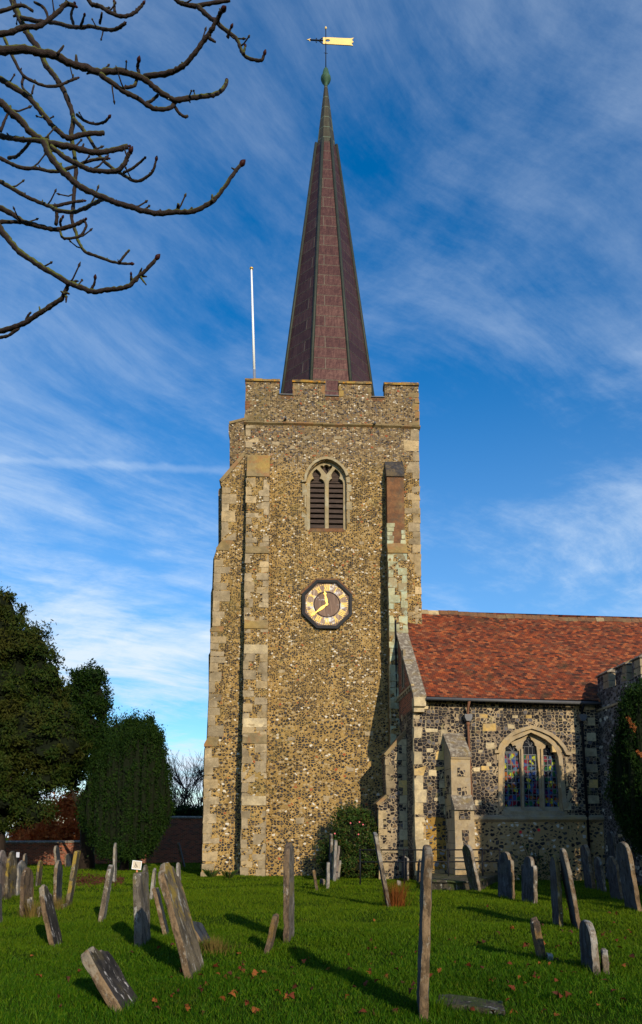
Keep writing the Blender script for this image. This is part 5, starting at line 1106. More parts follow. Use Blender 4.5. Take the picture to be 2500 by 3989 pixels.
def columns(top, bot, xc, xw, Y, depth, rx, step, n_rows=2):
    """upright plumes of a fastigiate or clipped yew: tall narrow masses side by side; top/bot: silhouette heights by photo pixel"""
    L = []
    for row in range(n_rows):
        for x in np.arange(top[0][0] + row * step / 2, top[-1][0], step):
            x += rng.uniform(-0.2, 0.2) * step; t = np.interp(x, [a for a, b_ in top], [b_ for a, b_ in top]) + rng.uniform(0, 40) + row * 60; b_ = np.interp(x, [a for a, b_ in bot], [q for a, q in bot]) + rng.uniform(-15, 5)
            f = min(1, abs(x - xc) / xw); dY = -depth * math.sqrt(1 - f * f) * (1.0 - 0.35 * row) + rng.uniform(-0.25, 0.25); L.append((x, (t + b_) / 2, rx * rng.uniform(0.8, 1.2), (b_ - t) / 2, dY))
    return blobs_px(L, Y)
def core(blobs, f=0.72, seg=(16, 10)):
    Vs, Fs, b0 = [], [], 0
    for c, r_ in blobs:
        th = np.linspace(0, 2 * math.pi, seg[0], endpoint=False); ph = np.linspace(0.02, math.pi - 0.02, seg[1])
        T_, P_ = np.meshgrid(th, ph); v = np.stack([np.sin(P_) * np.cos(T_), np.sin(P_) * np.sin(T_), np.cos(P_)], -1).reshape(-1, 3)
        v = v * (f * (1 + 0.12 * rng.normal(size=(len(v), 1)).clip(-1, 1))); Vs.append(v * np.array(r_) + np.array(c))
        i, j = np.meshgrid(np.arange(seg[0]), np.arange(seg[1] - 1)); a = (j * seg[0] + i).ravel(); a2 = (j * seg[0] + (i + 1) % seg[0]).ravel()
        Fs.append(np.stack([a, a + seg[0], a2 + seg[0], a2], 1) + b0); b0 += len(v)
    return np.concatenate(Vs), np.concatenate(Fs)
def tree(name, label, cat, base, blobs, n, size, clump, m, trunk=None, asp=0.45, up=0.3, shell=(0.72, 1.0), corek=0.72, group=None, per=40, zmin=0.15, tall=0.8, spikes=()):
    t = empty(name, base, label, cat, group); b_ = np.array(base)
    P, Nn = blob_points(blobs, n, clump, shell, per, tall)
    for (x, y, z), h, r_ in spikes:
        k = int(260 * h / 1.0) + 60; f = rng.uniform(0, 1, k); a = rng.uniform(0, 2 * math.pi, k); rr = r_ * (1 - f) ** 0.8 * np.sqrt(rng.uniform(0.2, 1, k))
        P = np.concatenate([P, np.stack([x + rr * np.cos(a), y + rr * np.sin(a), z - h + h * f], 1)]); Nn = np.concatenate([Nn, np.stack([np.cos(a), np.sin(a), 0.4 + 0 * a], 1)])
    ok = P[:, 2] > zmin; V, Fc = sprays(P[ok], Nn[ok], size, asp, up)
    if corek: V2, F2 = core(blobs, corek); nf = len(Fc); Fc = np.concatenate([Fc, F2 + len(V)]); V = np.concatenate([V, V2])
    np_mesh('crown', V - b_, Fc, [m, M['inner']], t, (np.arange(len(Fc)) >= nf).astype(np.int32) if corek else None)
    if trunk:
        mb = MB(); h, r_ = trunk; bb = Vector(base)
        mb.tube([bb + Vector((0, 0, -0.2)), bb + Vector((0.05, 0.02, h * 0.25)), bb + Vector((-0.05, 0.05, h * 0.6)), bb + Vector((0.08, 0, h))], [r_ * 1.5, r_, r_ * 0.85, r_ * 0.5], 10, jit=0.08)
        for k in range(4):
            a = random.uniform(0, 6.28); z = h * random.uniform(0.35, 0.8); mb.tube([bb + Vector((0, 0, z)), bb + Vector((math.cos(a) * h * 0.15, math.sin(a) * h * 0.15, z + h * 0.15)), bb + Vector((math.cos(a) * h * 0.3, math.sin(a) * h * 0.3, z + h * 0.35))], [r_ * 0.5, r_ * 0.35, r_ * 0.15], 7)
        mb.build('trunk', M['bark'], t)
    return t
def blobs_px(L, Y):
    """ellipsoids given by photo pixels (cx, cy, rx, ry), at depth Y; the third radius follows the first"""
    out = []
    for q in L:
        cx_, cy_, rx, ry = q[:4]; dY = q[4] if len(q) > 4 else 0.0; p = at_y(cx_, cy_, Y + dY); k = (p - CAM).dot(Fw) / FPX; out.append(((p.x, p.y, p.z), (rx * k, rx * k * 0.8, ry * k)))
    return out
YB = 35.0
g0 = at_y(-20, 3390, YB); g0.z = 0
big = blobs_px([(-60, 2700, 200, 400), (60, 2640, 130, 280), (130, 2580, 85, 160), (10, 2420, 80, 150), (190, 2660, 70, 130), (120, 2850, 180, 200), (-50, 3070, 175, 190), (230, 2890, 110, 150), (40, 3060, 90, 130), (-20, 3190, 90, 110), (95, 3110, 85, 75), (185, 3020, 90, 85), (-120, 3100, 200, 220)], YB)
bigb = boughs(big, 90, 0.5, 1.0, 0.75)
tree('yew_tree', 'large dark green yew filling the left edge behind the graves', 'tree', g0, bigb, 130000, 0.19, 0.20, M['yew'], (5.0, 0.34), 0.36, 0.05, per=60, corek=0.6, group='evergreen trees of the churchyard', zmin=1.9)
g1 = at_y(330, 3390, 38.0); g1.z = 0
mid = blobs_px([(330, 2760, 70, 130), (372, 2700, 48, 70), (320, 2665, 30, 50), (395, 2780, 32, 60), (300, 2900, 110, 150), (360, 2850, 40, 70), (260, 2990, 70, 90), (230, 2760, 50, 100)], 38.0)
tree('yew_tree', 'bushy green yew with a ragged open right side, between the large and the clipped yew', 'tree', g1, boughs(mid, 40, 0.35, 0.7, 0.8), 50000, 0.19, 0.18, M['yew_green'], (4.5, 0.35), 0.38, 0.2, shell=(0.6, 1.08), corek=0.5, per=60, group='evergreen trees of the churchyard', zmin=2.0)
g2 = at_y(480, 3384, 36.5); g2.z = 0
clip = blobs_px([(490, 3010, 140, 180), (520, 3050, 145, 200), (480, 3180, 165, 150), (560, 3120, 105, 150), (470, 2900, 90, 100), (510, 2870, 36, 70), (548, 2890, 60, 95), (586, 2860, 26, 60), (610, 2930, 28, 90), (436, 2880, 28, 40), (475, 2860, 24, 45), (530, 2830, 26, 35), (585, 2825, 14, 28), (398, 3010, 60, 120), (590, 3060, 70, 140), (500, 3290, 100, 75), (385, 3150, 50, 90), (630, 3120, 42, 70), (624, 2890, 10, 45)], 36.5)
clip = clip + columns([(318, 3080), (345, 2990), (400, 2900), (430, 2830), (470, 2830), (505, 2800), (530, 2815), (585, 2795), (620, 2835), (640, 2930), (662, 3060)], [(318, 3180), (350, 3260), (400, 3340), (480, 3370), (560, 3350), (620, 3280), (662, 3190)], 490, 180, 36.5, 1.9, 17, 15, 3)
def pxs(L, Y): return [(tuple(at_y(a, b_, Y)), h, r_) for a, b_, h, r_ in L]
spk = pxs([(430, 2852, 1.3, 0.2), (443, 2862, 1.2, 0.2), (476, 2840, 1.4, 0.22), (492, 2868, 1.2, 0.2), (508, 2810, 1.7, 0.22), (522, 2838, 1.3, 0.2), (536, 2808, 1.5, 0.2), (549, 2806, 1.5, 0.2), (562, 2812, 1.5, 0.2), (577, 2806, 1.5, 0.18), (587, 2797, 1.7, 0.2), (598, 2830, 1.4, 0.18), (608, 2828, 1.2, 0.12), (624, 2852, 1.4, 0.13), (634, 2930, 1.2, 0.12), (412, 2890, 1.0, 0.2), (395, 2930, 1.0, 0.2)], 36.2)
tree('yew_tree', 'clipped dense yew shaped like a barrel with spiky top, left of the tower', 'tree', g2, clip, 160000, 0.12, 0.085, M['yew_green'], (1.6, 0.2), 0.42, 0.8, shell=(0.88, 1.03), corek=0.74, per=40, tall=2.6, spikes=spk, group='evergreen trees of the churchyard', zmin=0.5)
# right yew beside the porch
YR = 22.3; g3 = at_y(2610, 3400, YR); g3.z = 0
rb = blobs_px([(2560, 2850, 120, 200), (2500, 2950, 85, 230), (2560, 3150, 150, 220), (2470, 3060, 70, 220), (2640, 3000, 170, 350), (2470, 2790, 55, 110), (2440, 2900, 45, 160), (2520, 2720, 50, 60), (2700, 2850, 120, 220)], YR)
rb = rb + columns([(2385, 3010), (2410, 2830), (2440, 2740), (2480, 2670), (2530, 2640), (2620, 2600)], [(2385, 3120), (2410, 3220), (2450, 3290), (2500, 3330), (2620, 3380)], 2580, 210, YR, 1.6, 20, 19, 3)
ry = tree('yew_tree', 'dark upright yew at the right edge in front of the porch', 'tree', g3, rb, 90000, 0.10, 0.07, M['yew_green'], (2.0, 0.3), 0.4, 0.9, shell=(0.84, 1.04), corek=0.72, per=40, tall=2.4, group='evergreen trees of the churchyard', zmin=0.4)
for px, py, px2, py2 in ((2445, 2795, 2474, 2845), (2482, 2928, 2505, 2945)):     # rusty sprays
    a, b_ = at_y(px, py, YR - 2.3), at_y(px2, py2, YR - 2.3); P = np.array([a.lerp(b_, f) for f in np.linspace(0, 1, 60)]) + rng.normal(scale=0.02, size=(60, 3)); Vv, Ff = sprays(P, np.tile([0, -1.0, 0], (60, 1)), 0.06, 0.6)
    np_mesh('rust_spray', Vv - np.array(g3), Ff, M['leaf_orange'], ry)
# two more evergreens stand just outside the picture on the right and throw the shade over the graves and the chapel wall
oa = [((19.5, 13.0, 4.5), (4.4, 3.6, 4.6)), ((19.5, 13.0, 8.2), (3.4, 3.0, 3.2)), ((17.0, 13.0, 3.0), (3.0, 3.0, 3.0))]
tree('yew_tree', 'tall broad yew beyond the right picture edge, shading the chapel window', 'tree', (19.5, 13.0, 0), oa, 12000, 0.30, 0.35, M['yew'], (4.0, 0.45), 0.45, 0.2, group='evergreen trees of the churchyard')
ob = [((12.5, 12.3, 2.6), (3.0, 2.4, 2.8)), ((12.2, 12.3, 4.6), (2.4, 1.8, 2.0)), ((14.8, 11.6, 2.8), (2.8, 2.2, 2.8))]
tree('yew_tree', 'lower spreading yew beyond the right picture edge, shading the rightmost headstones', 'tree', (13.8, 12.3, 0), ob, 12000, 0.24, 0.28, M['yew_green'], (2.5, 0.3), 0.45, 0.2, group='evergreen trees of the churchyard')
# bush with pink flowers at the tower foot
g4 = gp(1385, 3428); bY = g4.y + 1.0
bb = blobs_px([(1375, 3250, 95, 110), (1320, 3330, 80, 90), (1420, 3300, 70, 120), (1350, 3180, 50, 40), (1410, 3380, 60, 60), (1280, 3370, 40, 55), (1370, 3370, 110, 60), (1400, 3190, 40, 45)], bY)
bush = tree('flowering_bush', 'dark green bush with a few pink flowers at the foot of the tower', 'bush', g4, bb, 17000, 0.10, 0.13, M['bush'], None, 0.5, 0.3, shell=(0.7, 1.06), corek=0.66, per=26, zmin=0.02)
for px, py in ((1304, 3247), (1396, 3250), (1365, 3206), (1400, 3202), (1414, 3212)):
    p = at_y(px, py, bY - 1.0); mb = MB()
    for k in range(6):
        a = k * math.pi / 3; d = Vector((math.cos(a), -0.35, math.sin(a))) * 0.032; s_ = Vector((-math.sin(a), 0, math.cos(a))) * 0.016; mb.face([p, p + d * 0.6 + s_, p + d, p + d * 0.6 - s_])
    mb.lathe(p + Vector((0, -0.01, 0)), [(0.002, -0.012), (0.014, 0), (0.002, 0.012)], 8); mb.build('flower', M['pinkflower'], bush)
# rose at the chapel wall
rz = C.p(cw(2080, 3420, -0.5)[0], -0.5, 0.0)
rose = empty('rose_bush', rz, 'sparse climbing rose with red flowers on the shaded chapel wall', 'bush')
mb = MB()
for k in range(9):
    a = random.uniform(-1, 1); q = [rz + Vector((0, 0, -0.1)), rz + Vector((a * 0.15, 0.05, 0.6)), rz + Vector((a * 0.45 + random.uniform(-.1, .1), 0.12, 1.1 + random.uniform(0, 0.5)))]; mb.tube(q, [0.014, 0.01, 0.005], 6)
mb.build('stem', M['twig'], rose)
P = np.array(rz) + np.stack([rng.normal(0, 0.5, 500), rng.normal(0.0, 0.12, 500), np.abs(rng.normal(0.4, 0.45, 500)) + 0.05], 1); Vv, Ff = sprays(P, np.tile([0.2, -1.0, 0.1], (500, 1)), 0.08, 0.5); np_mesh('foliage', Vv - np.array(rz), Ff, M['bush'], rose)
for px, py in ((2026, 3241), (2097, 3233)):
    q = cw(px, py, -0.45); p = C.p(q[0], -0.45, q[1]); mb = MB()
    for k in range(8): a = k * math.pi / 4; d = Vector((math.cos(a), -0.5, math.sin(a))) * 0.07; s_ = Vector((-math.sin(a), 0, math.cos(a))) * 0.03; mb.face([p, p + d * 0.6 + s_, p + d, p + d * 0.6 - s_])
    mb.build('flower', M['redflower'], rose)
# copper beech hedge and trees beyond the wall
HY = 50.0; g5 = at_y(230, 3300, HY); g5.z = 0
hb_ = blobs_px([(250, 3200, 70, 90), (190, 3180, 45, 70), (290, 3160, 45, 80), (140, 3230, 60, 50), (310, 3230, 50, 80), (90, 3250, 50, 35), (175, 3260, 110, 60)], HY)
tree('beech_tree', 'copper-leaved young beech glowing over the low brick wall', 'tree', g5, hb_, 22000, 0.22, 0.24, M['beech'], (2.5, 0.14), 0.6, 0.1, shell=(0.6, 1.05), corek=0.0, zmin=0.3)
def bare(name, label, base, h, spread, n, m, rad0=0.12, up=0.7, cat='tree'):
    """a leafless tree: forking limbs down to fine twigs"""
    t = empty(name, base, label, cat); mb = MB(); tw_ = MB(); b0 = Vector(base)
    def grow(mbx, p, d, L, r_, lev):
        q = p + d * L * 0.5 + Vector((random.uniform(-1, 1), random.uniform(-1, 1), 0)) * L * 0.06; e_ = p + d * L
        mbx.tube([p, q, e_], [r_, r_ * 0.8, r_ * 0.6], 6 if lev < 2 else 4, cap=False)
        if lev >= 4: return
        for k in range(random.choice((3, 4)) if lev < 3 else 4):
            a = random.uniform(0, 6.28); s_ = random.uniform(0.35, 0.8) * spread; nd = (d + Vector((math.cos(a) * s_, math.sin(a) * s_, random.uniform(-0.1, 0.3) * up))).normalized()
            grow(tw_ if lev >= 1 else mb, p.lerp(e_, random.uniform(0.55, 1.0)), nd, L * random.uniform(0.55, 0.8), max(0.010, r_ * 0.55), lev + 1)
    for k in range(n): a = random.uniform(0, 6.28); grow(mb, b0 + Vector((math.cos(a) * 0.2, math.sin(a) * 0.2, -0.1)), Vector((math.cos(a) * 0.28 * spread, math.sin(a) * 0.28 * spread, 1)).normalized(), h * 0.36, rad0, 0)
    mb.build('trunk', m, t); tw_.build('twigs', m, t); return t
random.seed(21)
bz1 = at_y(745, 3300, 53.0); bz1.z = 0; bare('bare_tree', 'bare dark winter tree with fine twigs between the clipped yew and the tower', bz1, 9.5, 1.0, 6, M['twig'], 0.10)
bz3 = at_y(690, 3300, 56.0); bz3.z = 0; bare('bare_tree', 'lower bare thicket tree rising over the high brick wall beside the clipped yew', bz3, 7.0, 1.1, 5, M['twig'], 0.08)
random.seed(5)
bz2 = at_y(278, 3300, 62.0); bz2.z = 0; bare('bare_tree', 'slim reddish winter birch seen through the gap over the copper beech', bz2, 6.2, 0.55, 5, M['twigpink'], 0.07)
g6 = at_y(720, 3300, 50.0); g6.z = 0
tree('ivy_hedge', 'dark ivy hedge topping the high brick wall under the bare tree', 'hedge', g6, blobs_px([(680, 3170, 50, 22), (740, 3165, 60, 24), (800, 3175, 60, 22), (720, 3230, 110, 60)], 50.0), 6000, 0.18, 0.2, M['yew_green'], None, 0.6, 0.3, zmin=0.3)
# small plants at the buttress foot
for px, py in ((893, 3424), (822, 3420), (2180, 3440), (2060, 3452)):
    p = gp(px, py); n = 60; a = rng.uniform(0, 2 * math.pi, n); L = rng.uniform(0.2, 0.5, n); V_ = []; F_ = []
    for i in range(n):
        d = Vector((math.cos(a[i]) * 0.6, math.sin(a[i]) * 0.6, 1)).normalized() * L[i]; s_ = Vector((-math.sin(a[i]), math.cos(a[i]), 0)) * 0.016; q = p + Vector((math.cos(a[i]), math.sin(a[i]), 0)) * 0.12 * random.random()
        V_ += [q - s_, q + s_, q + d * 0.7 + s_ * 0.7, q + d + Vector((d.x, d.y, -0.05)) * 0.4]; F_.append((4 * i, 4 * i + 1, 4 * i + 2, 4 * i + 3))
    o = np_mesh('leafy_plant', np.array([tuple(v - p) for v in V_]), np.array(F_), M['bush'], None, None, tuple(p))
    tag(o, {893: 'spiky green plant between the two left tower buttresses', 822: 'small weed at the outer foot of the left tower buttress', 2180: 'bright green leafy plant under the chapel window, right of the yellow-edged headstone', 2060: 'green leafy plant by the shaded chapel wall behind the streaky headstone'}[px], 'plant')

# ------------------------------------------------------------------ bare chestnut reaching in from the left
random.seed(3)
TB = Vector((-5.2, 4.6, 0))
ch = empty('chestnut_tree', TB, 'mossy leafless horse chestnut reaching in from the upper left with fat red buds', 'tree')
mb = MB(); mb.tube([TB + Vector((0, 0, -0.3)), TB + Vector((0.02, 0, 0.6)), TB + Vector((0.0, 0.1, 3)), TB + Vector((0.1, 0.1, 6)), TB + Vector((0.05, 0.2, 9.5)), TB + Vector((-0.1, 0.2, 12))], [0.46, 0.34, 0.30, 0.25, 0.16, 0.05], 14, jit=0.05); mb.build('trunk', M['mossbark'], ch)
BR_ = [  # points in the 1512-pixel close-up of the upper left, width at start and end, depth at start and end
 ([(-60, 235), (0, 238), (100, 232), (180, 245), (260, 262), (330, 298), (400, 318), (460, 340), (550, 335), (620, 350), (680, 375), (730, 415), (780, 450), (830, 472), (900, 462), (960, 455), (1010, 445), (1045, 425), (1062, 400), (1068, 385)], 36, 15, 5.2, 5.8, 1, 1),
 ([(680, 362), (760, 352), (820, 335), (870, 305), (910, 260), (950, 205), (985, 160), (1005, 125), (1030, 80), (1042, 55)], 22, 18, 5.55, 5.2, 1.4, 0),
 ([(470, 350), (540, 400), (590, 435), (650, 465), (700, 500), (745, 515), (800, 508), (828, 480)], 22, 16, 5.4, 5.65, 0, 0),
 ([(815, 485), (840, 530), (870, 550), (885, 548)], 14, 11, 5.65, 5.7, 0, 0), ([(655, 350), (648, 320), (650, 300)], 15, 14, 5.55, 5.5, 1.1, 0),
 ([(590, 412), (630, 405), (642, 380), (645, 352)], 14, 13, 5.5, 5.55, 0, 0), ([(690, 485), (720, 470), (745, 445)], 13, 12, 5.6, 5.6, 0, 0),
 ([(40, -40), (70, 30), (90, 80), (130, 160), (180, 230), (225, 320), (260, 365), (300, 430), (330, 500), (345, 560), (335, 620), (345, 700), (358, 790), (352, 880), (345, 960), (338, 1030), (355, 1090), (370, 1140), (400, 1185), (450, 1205), (510, 1228), (560, 1240), (612, 1243)], 30, 10, 6.6, 6.2, 0.9, 1),
 ([(562, 1235), (590, 1200), (610, 1177)], 11, 9, 6.2, 6.2, 0, 0), ([(360, 540), (400, 570), (450, 585), (490, 575), (508, 558)], 12, 10, 6.4, 6.3, 0.9, 0),
 ([(345, 560), (390, 610), (425, 660), (455, 715), (490, 760), (540, 800), (590, 830), (640, 855), (690, 835), (720, 805), (733, 760)], 17, 10, 6.4, 6.0, 0.9, 0), ([(580, 815), (620, 795), (660, 765), (678, 748)], 11, 9, 6.1, 6.0, 0.7, 0),
 ([(-60, 330), (0, 370), (60, 410), (130, 455), (180, 510), (220, 560), (260, 605), (300, 640), (330, 650), (400, 630), (450, 630), (490, 625)], 26, 19, 6.0, 6.2, 0, 1),
 ([(-60, 440), (0, 480), (50, 530), (100, 570), (140, 620), (200, 660), (260, 680), (330, 690), (400, 710), (460, 718), (530, 708), (600, 690)], 34, 20, 5.0, 5.3, 0.6, 1),
 ([(200, 660), (240, 740), (290, 800), (330, 840), (370, 875), (420, 900), (500, 935), (560, 960), (620, 975), (690, 998), (750, 1005), (830, 1000), (900, 998), (960, 975), (1005, 945), (1035, 910), (1065, 870), (1100, 820), (1128, 782)], 30, 15, 5.1, 5.0, 1.3, 0),
 ([(240, 690), (310, 745), (370, 775), (420, 800), (480, 808), (545, 805), (580, 780), (598, 745), (607, 722)], 22, 17, 5.15, 5.0, 1.1, 0),
 ([(-60, 630), (0, 640), (60, 652), (120, 660), (200, 665)], 24, 18, 5.3, 5.1, 0, 1), ([(-60, 735), (0, 745), (50, 770), (100, 790), (180, 795), (250, 808), (320, 795), (400, 765), (460, 750), (508, 748)], 17, 12, 5.6, 5.5, 0.5, 1),
 ([(40, 745), (80, 735), (110, 705), (140, 672)], 13, 12, 5.5, 5.2, 0, 0), ([(-60, 830), (0, 855), (60, 890), (120, 925), (190, 955), (240, 972), (300, 962), (350, 950), (392, 946)], 21, 11, 5.9, 5.9, 0.6, 1),
 ([(240, 972), (265, 990), (340, 1000), (390, 985), (430, 965), (470, 945), (500, 933)], 16, 16, 5.9, 5.2, 0, 0), ([(262, 978), (268, 1010), (262, 1060)], 16, 15, 5.9, 5.95, 0, 0),
 ([(-60, 955), (0, 980), (60, 1010), (110, 1045), (180, 1065), (250, 1080), (310, 1072), (350, 1060), (385, 1045), (398, 1038)], 24, 14, 6.0, 5.9, 0.7, 1), ([(-60, 1045), (0, 1045), (60, 1045), (110, 1047)], 17, 15, 5.9, 6.0, 0, 1),
 ([(280, 1078), (295, 1120), (340, 1122), (380, 1110), (405, 1070), (402, 1045)], 12, 10, 5.95, 5.9, 0.5, 0), ([(290, 1075), (283, 1050), (290, 1030)], 11, 12, 5.95, 5.9, 0.7, 0),
 ([(-60, 1000), (-10, 1065), (30, 1115), (80, 1175), (140, 1220), (200, 1260), (260, 1295), (320, 1330), (380, 1355), (440, 1375), (500, 1365), (560, 1360), (610, 1345), (650, 1305), (690, 1270), (732, 1225)], 30, 15, 5.4, 5.1, 1.1, 1),
 ([(425, 1370), (440, 1345), (447, 1320)], 13, 10, 5.25, 5.2, 0.8, 0), ([(620, 1340), (617, 1300)], 13, 11, 5.2, 5.15, 0.6, 0), ([(655, 1300), (692, 1303)], 12, 6, 5.15, 5.15, 0, 0), ([(658, 1300), (688, 1342)], 12, 6, 5.15, 5.1, 0, 0), ([(655, 1295), (668, 1262)], 12, 6, 5.15, 5.1, 0, 0),
 ([(-60, 1562), (0, 1560), (60, 1545), (120, 1520), (180, 1480), (240, 1440), (290, 1405), (315, 1355), (322, 1332)], 24, 17, 5.6, 5.25, 0, 1), ([(120, 1515), (130, 1490), (145, 1470)], 12, 8, 5.5, 5.45, 0, 0), ([(-60, 1600), (0, 1590), (40, 1580), (90, 1545)], 14, 12, 5.6, 5.5, 0, 1),
 ([(305, 1385), (285, 1372)], 13, 6, 5.3, 5.3, 0, 0), ([(312, 1395), (310, 1425)], 13, 6, 5.3, 5.3, 0, 0), ([(310, 1380), (328, 1385)], 12, 6, 5.3, 5.3, 0, 0),
 ([(-60, 70), (-40, 60), (30, 45), (100, 25), (155, 52)], 18, 12, 5.8, 5.8, 0, 1), ([(-60, 165), (40, 155), (110, 130), (180, 125), (240, 85), (280, 50), (310, 20), (350, 28)], 22, 16, 5.6, 5.6, 0.7, 1),
 ([(100, 85), (180, 100), (250, 105), (310, 120), (370, 130), (430, 125), (500, 140), (550, 135), (590, 108)], 17, 13, 6.5, 6.0, 0.4, 0), ([(400, -40), (425, 15), (470, 30), (520, 60), (580, 78), (630, 62), (660, 35), (670, 22)], 19, 12, 5.6, 5.6, 0.8, 1),
 ([(380, 125), (395, 78)], 12, 9, 6.2, 6.1, 0.8, 0), ([(470, 110), (480, 60)], 12, 10, 6.1, 6.0, 0, 0), ([(540, 62), (538, 15)], 13, 10, 5.6, 5.6, 0.8, 0), ([(345, 110), (335, 70), (350, 20)], 14, 10, 6.2, 5.8, 0.8, 0), ([(230, 95), (208, 40), (160, 10)], 14, 10, 5.6, 5.6, 0, 0),
 ([(810, -40), (830, 0), (870, 20), (930, 27), (1000, 15), (1085, 0)], 20, 14, 5.4, 5.4, 0, 1), ([(930, 30), (980, 75), (1025, 110), (1080, 155), (1115, 185), (1130, 220), (1150, 260), (1190, 280), (1232, 284), (1242, 262)], 20, 12, 5.4, 5.3, 0.9, 0),
 ([(1070, 180), (1085, 135)], 14, 10, 5.35, 5.3, 0.8, 0), ([(1148, 255), (1153, 222)], 12, 9, 5.3, 5.3, 0.7, 0), ([(985, 180), (1015, 198)], 14, 9, 5.3, 5.3, 0, 0), ([(838, 990), (840, 960)], 16, 12, 5.05, 5.0, 0, 0), ([(998, 950), (1000, 918)], 16, 9, 5.0, 5.0, 0, 0),
 ([(20, 180), (60, 270), (105, 350), (160, 385), (210, 405), (270, 405), (320, 385), (362, 368)], 15, 10, 6.3, 6.4, 0.6, 0), ([(110, 360), (105, 410), (150, 455)], 12, 9, 6.35, 6.3, 0, 0), ([(150, 440), (160, 400)], 9, 7, 6.3, 6.3, 0, 0), ([(0, 620), (25, 560), (40, 530)], 13, 9, 5.5, 5.5, 0.6, 0), ([(270, 255), (300, 215)], 12, 8, 5.3, 5.3, 0, 0), ([(340, 380), (345, 352)], 9, 6, 6.4, 6.4, 0, 0)]
zk = 0.82672
def sm_pts(L, n=4):
    out = []; P = [np.array(p, float) for p in L]; P = [2 * P[0] - P[1]] + P + [2 * P[-1] - P[-2]]
    for i in range(1, len(P) - 2):
        for t in np.arange(n) / n: out.append(0.5 * (2 * P[i] + (P[i + 1] - P[i - 1]) * t + (2 * P[i - 1] - 5 * P[i] + 4 * P[i + 1] - P[i + 2]) * t * t + (3 * P[i] - P[i - 1] - 3 * P[i + 1] + P[i + 2]) * t ** 3))
    return out + [P[-2]]
for L, wa, wb, da, db, bud, root in BR_:
    S_ = sm_pts([(x, y, 0) for x, y in L], 5); n = len(S_); P_, R_ = [], []
    for i, q in enumerate(S_):
        f = i / (n - 1); p = at_y(q[0] * zk, q[1] * zk, da + (db - da) * f); k = (p - CAM).dot(Fw) / FPX
        r_ = (wa + (wb - wa) * f ** 0.8) * zk * k * 0.53 * (1 + 0.10 * math.sin(i * 2.4) + random.uniform(-0.06, 0.10)); p = p + Vector((random.uniform(-1, 1), random.uniform(-1, 1), random.uniform(-1, 1))) * r_ * 0.16
        P_.append(p); R_.append(r_)
    if root:     # run back to the trunk outside the picture
        p0 = P_[0]; d = (P_[0] - P_[1]).normalized()
        tz = max(2.5, min(11.0, p0.z - 1.2)); e_ = TB + Vector((0.1, 0.1, tz)); m1 = p0.lerp(e_, 0.4) + Vector((0, 0, 0.15)); P_ = [e_, m1, ] + P_; R_ = [R_[0] * 1.7, R_[0] * 1.3] + R_
    mb = MB(); mb.tube(P_, R_, 9, jit=0.07)
    if len(L) > 4:
        for i in range(3, n, 6):        # leaf scars and moss tufts
            j = i + (2 if root else 0); p = P_[j]; r_ = R_[j]
            if random.random() < 0.8: mb.tube([p, p + Vector((random.uniform(-1, 1), random.uniform(-1, 1), random.uniform(-0.2, 1.2))).normalized() * r_ * random.uniform(1.3, 2.6)], [r_ * 0.6, r_ * 0.28], 6)
    if len(L) > 4:
        for _ in range(max(1, len(L) // 4)):
            j = random.randrange(3, n - 1) + (2 if root else 0); p = P_[j]; r_ = R_[j]; d = (P_[j] - P_[j - 1]).normalized(); sd_ = Vector((random.uniform(-1, 1), random.uniform(-0.5, 0.5), random.uniform(-0.4, 1))).normalized()
            d1 = (d * 0.7 + sd_ * 0.8).normalized(); L1 = random.uniform(0.05, 0.16); d2 = (d1 + Vector((0, 0, 0.7))).normalized()
            mb.tube([p, p + d1 * L1 * 0.5, p + d1 * L1 * 0.6 + d2 * L1 * 0.5, p + d1 * L1 * 0.6 + d2 * L1 * 0.62, p + d1 * L1 * 0.6 + d2 * L1 * 0.8], [r_ * 0.45, 0.0065, 0.0055, 0.011, 0.002], 7)
    br = mb.build('branch', M['mossbark'], ch)
    if bud:
        p, d = P_[-1], (P_[-1] - P_[-3]).normalized(); mb = MB(); r_ = 0.017 * bud; s_ = [(-0.2, 0.5), (0.3, 0.62), (0.8, 0.88), (1.4, 1.0), (2.0, 0.82), (2.6, 0.45), (3.1, 0.05)]
        mb.tube([p + d * a * r_ for a, b_ in s_], [b_ * r_ for a, b_ in s_], 9); mb.build('bud', M['bud'], br)

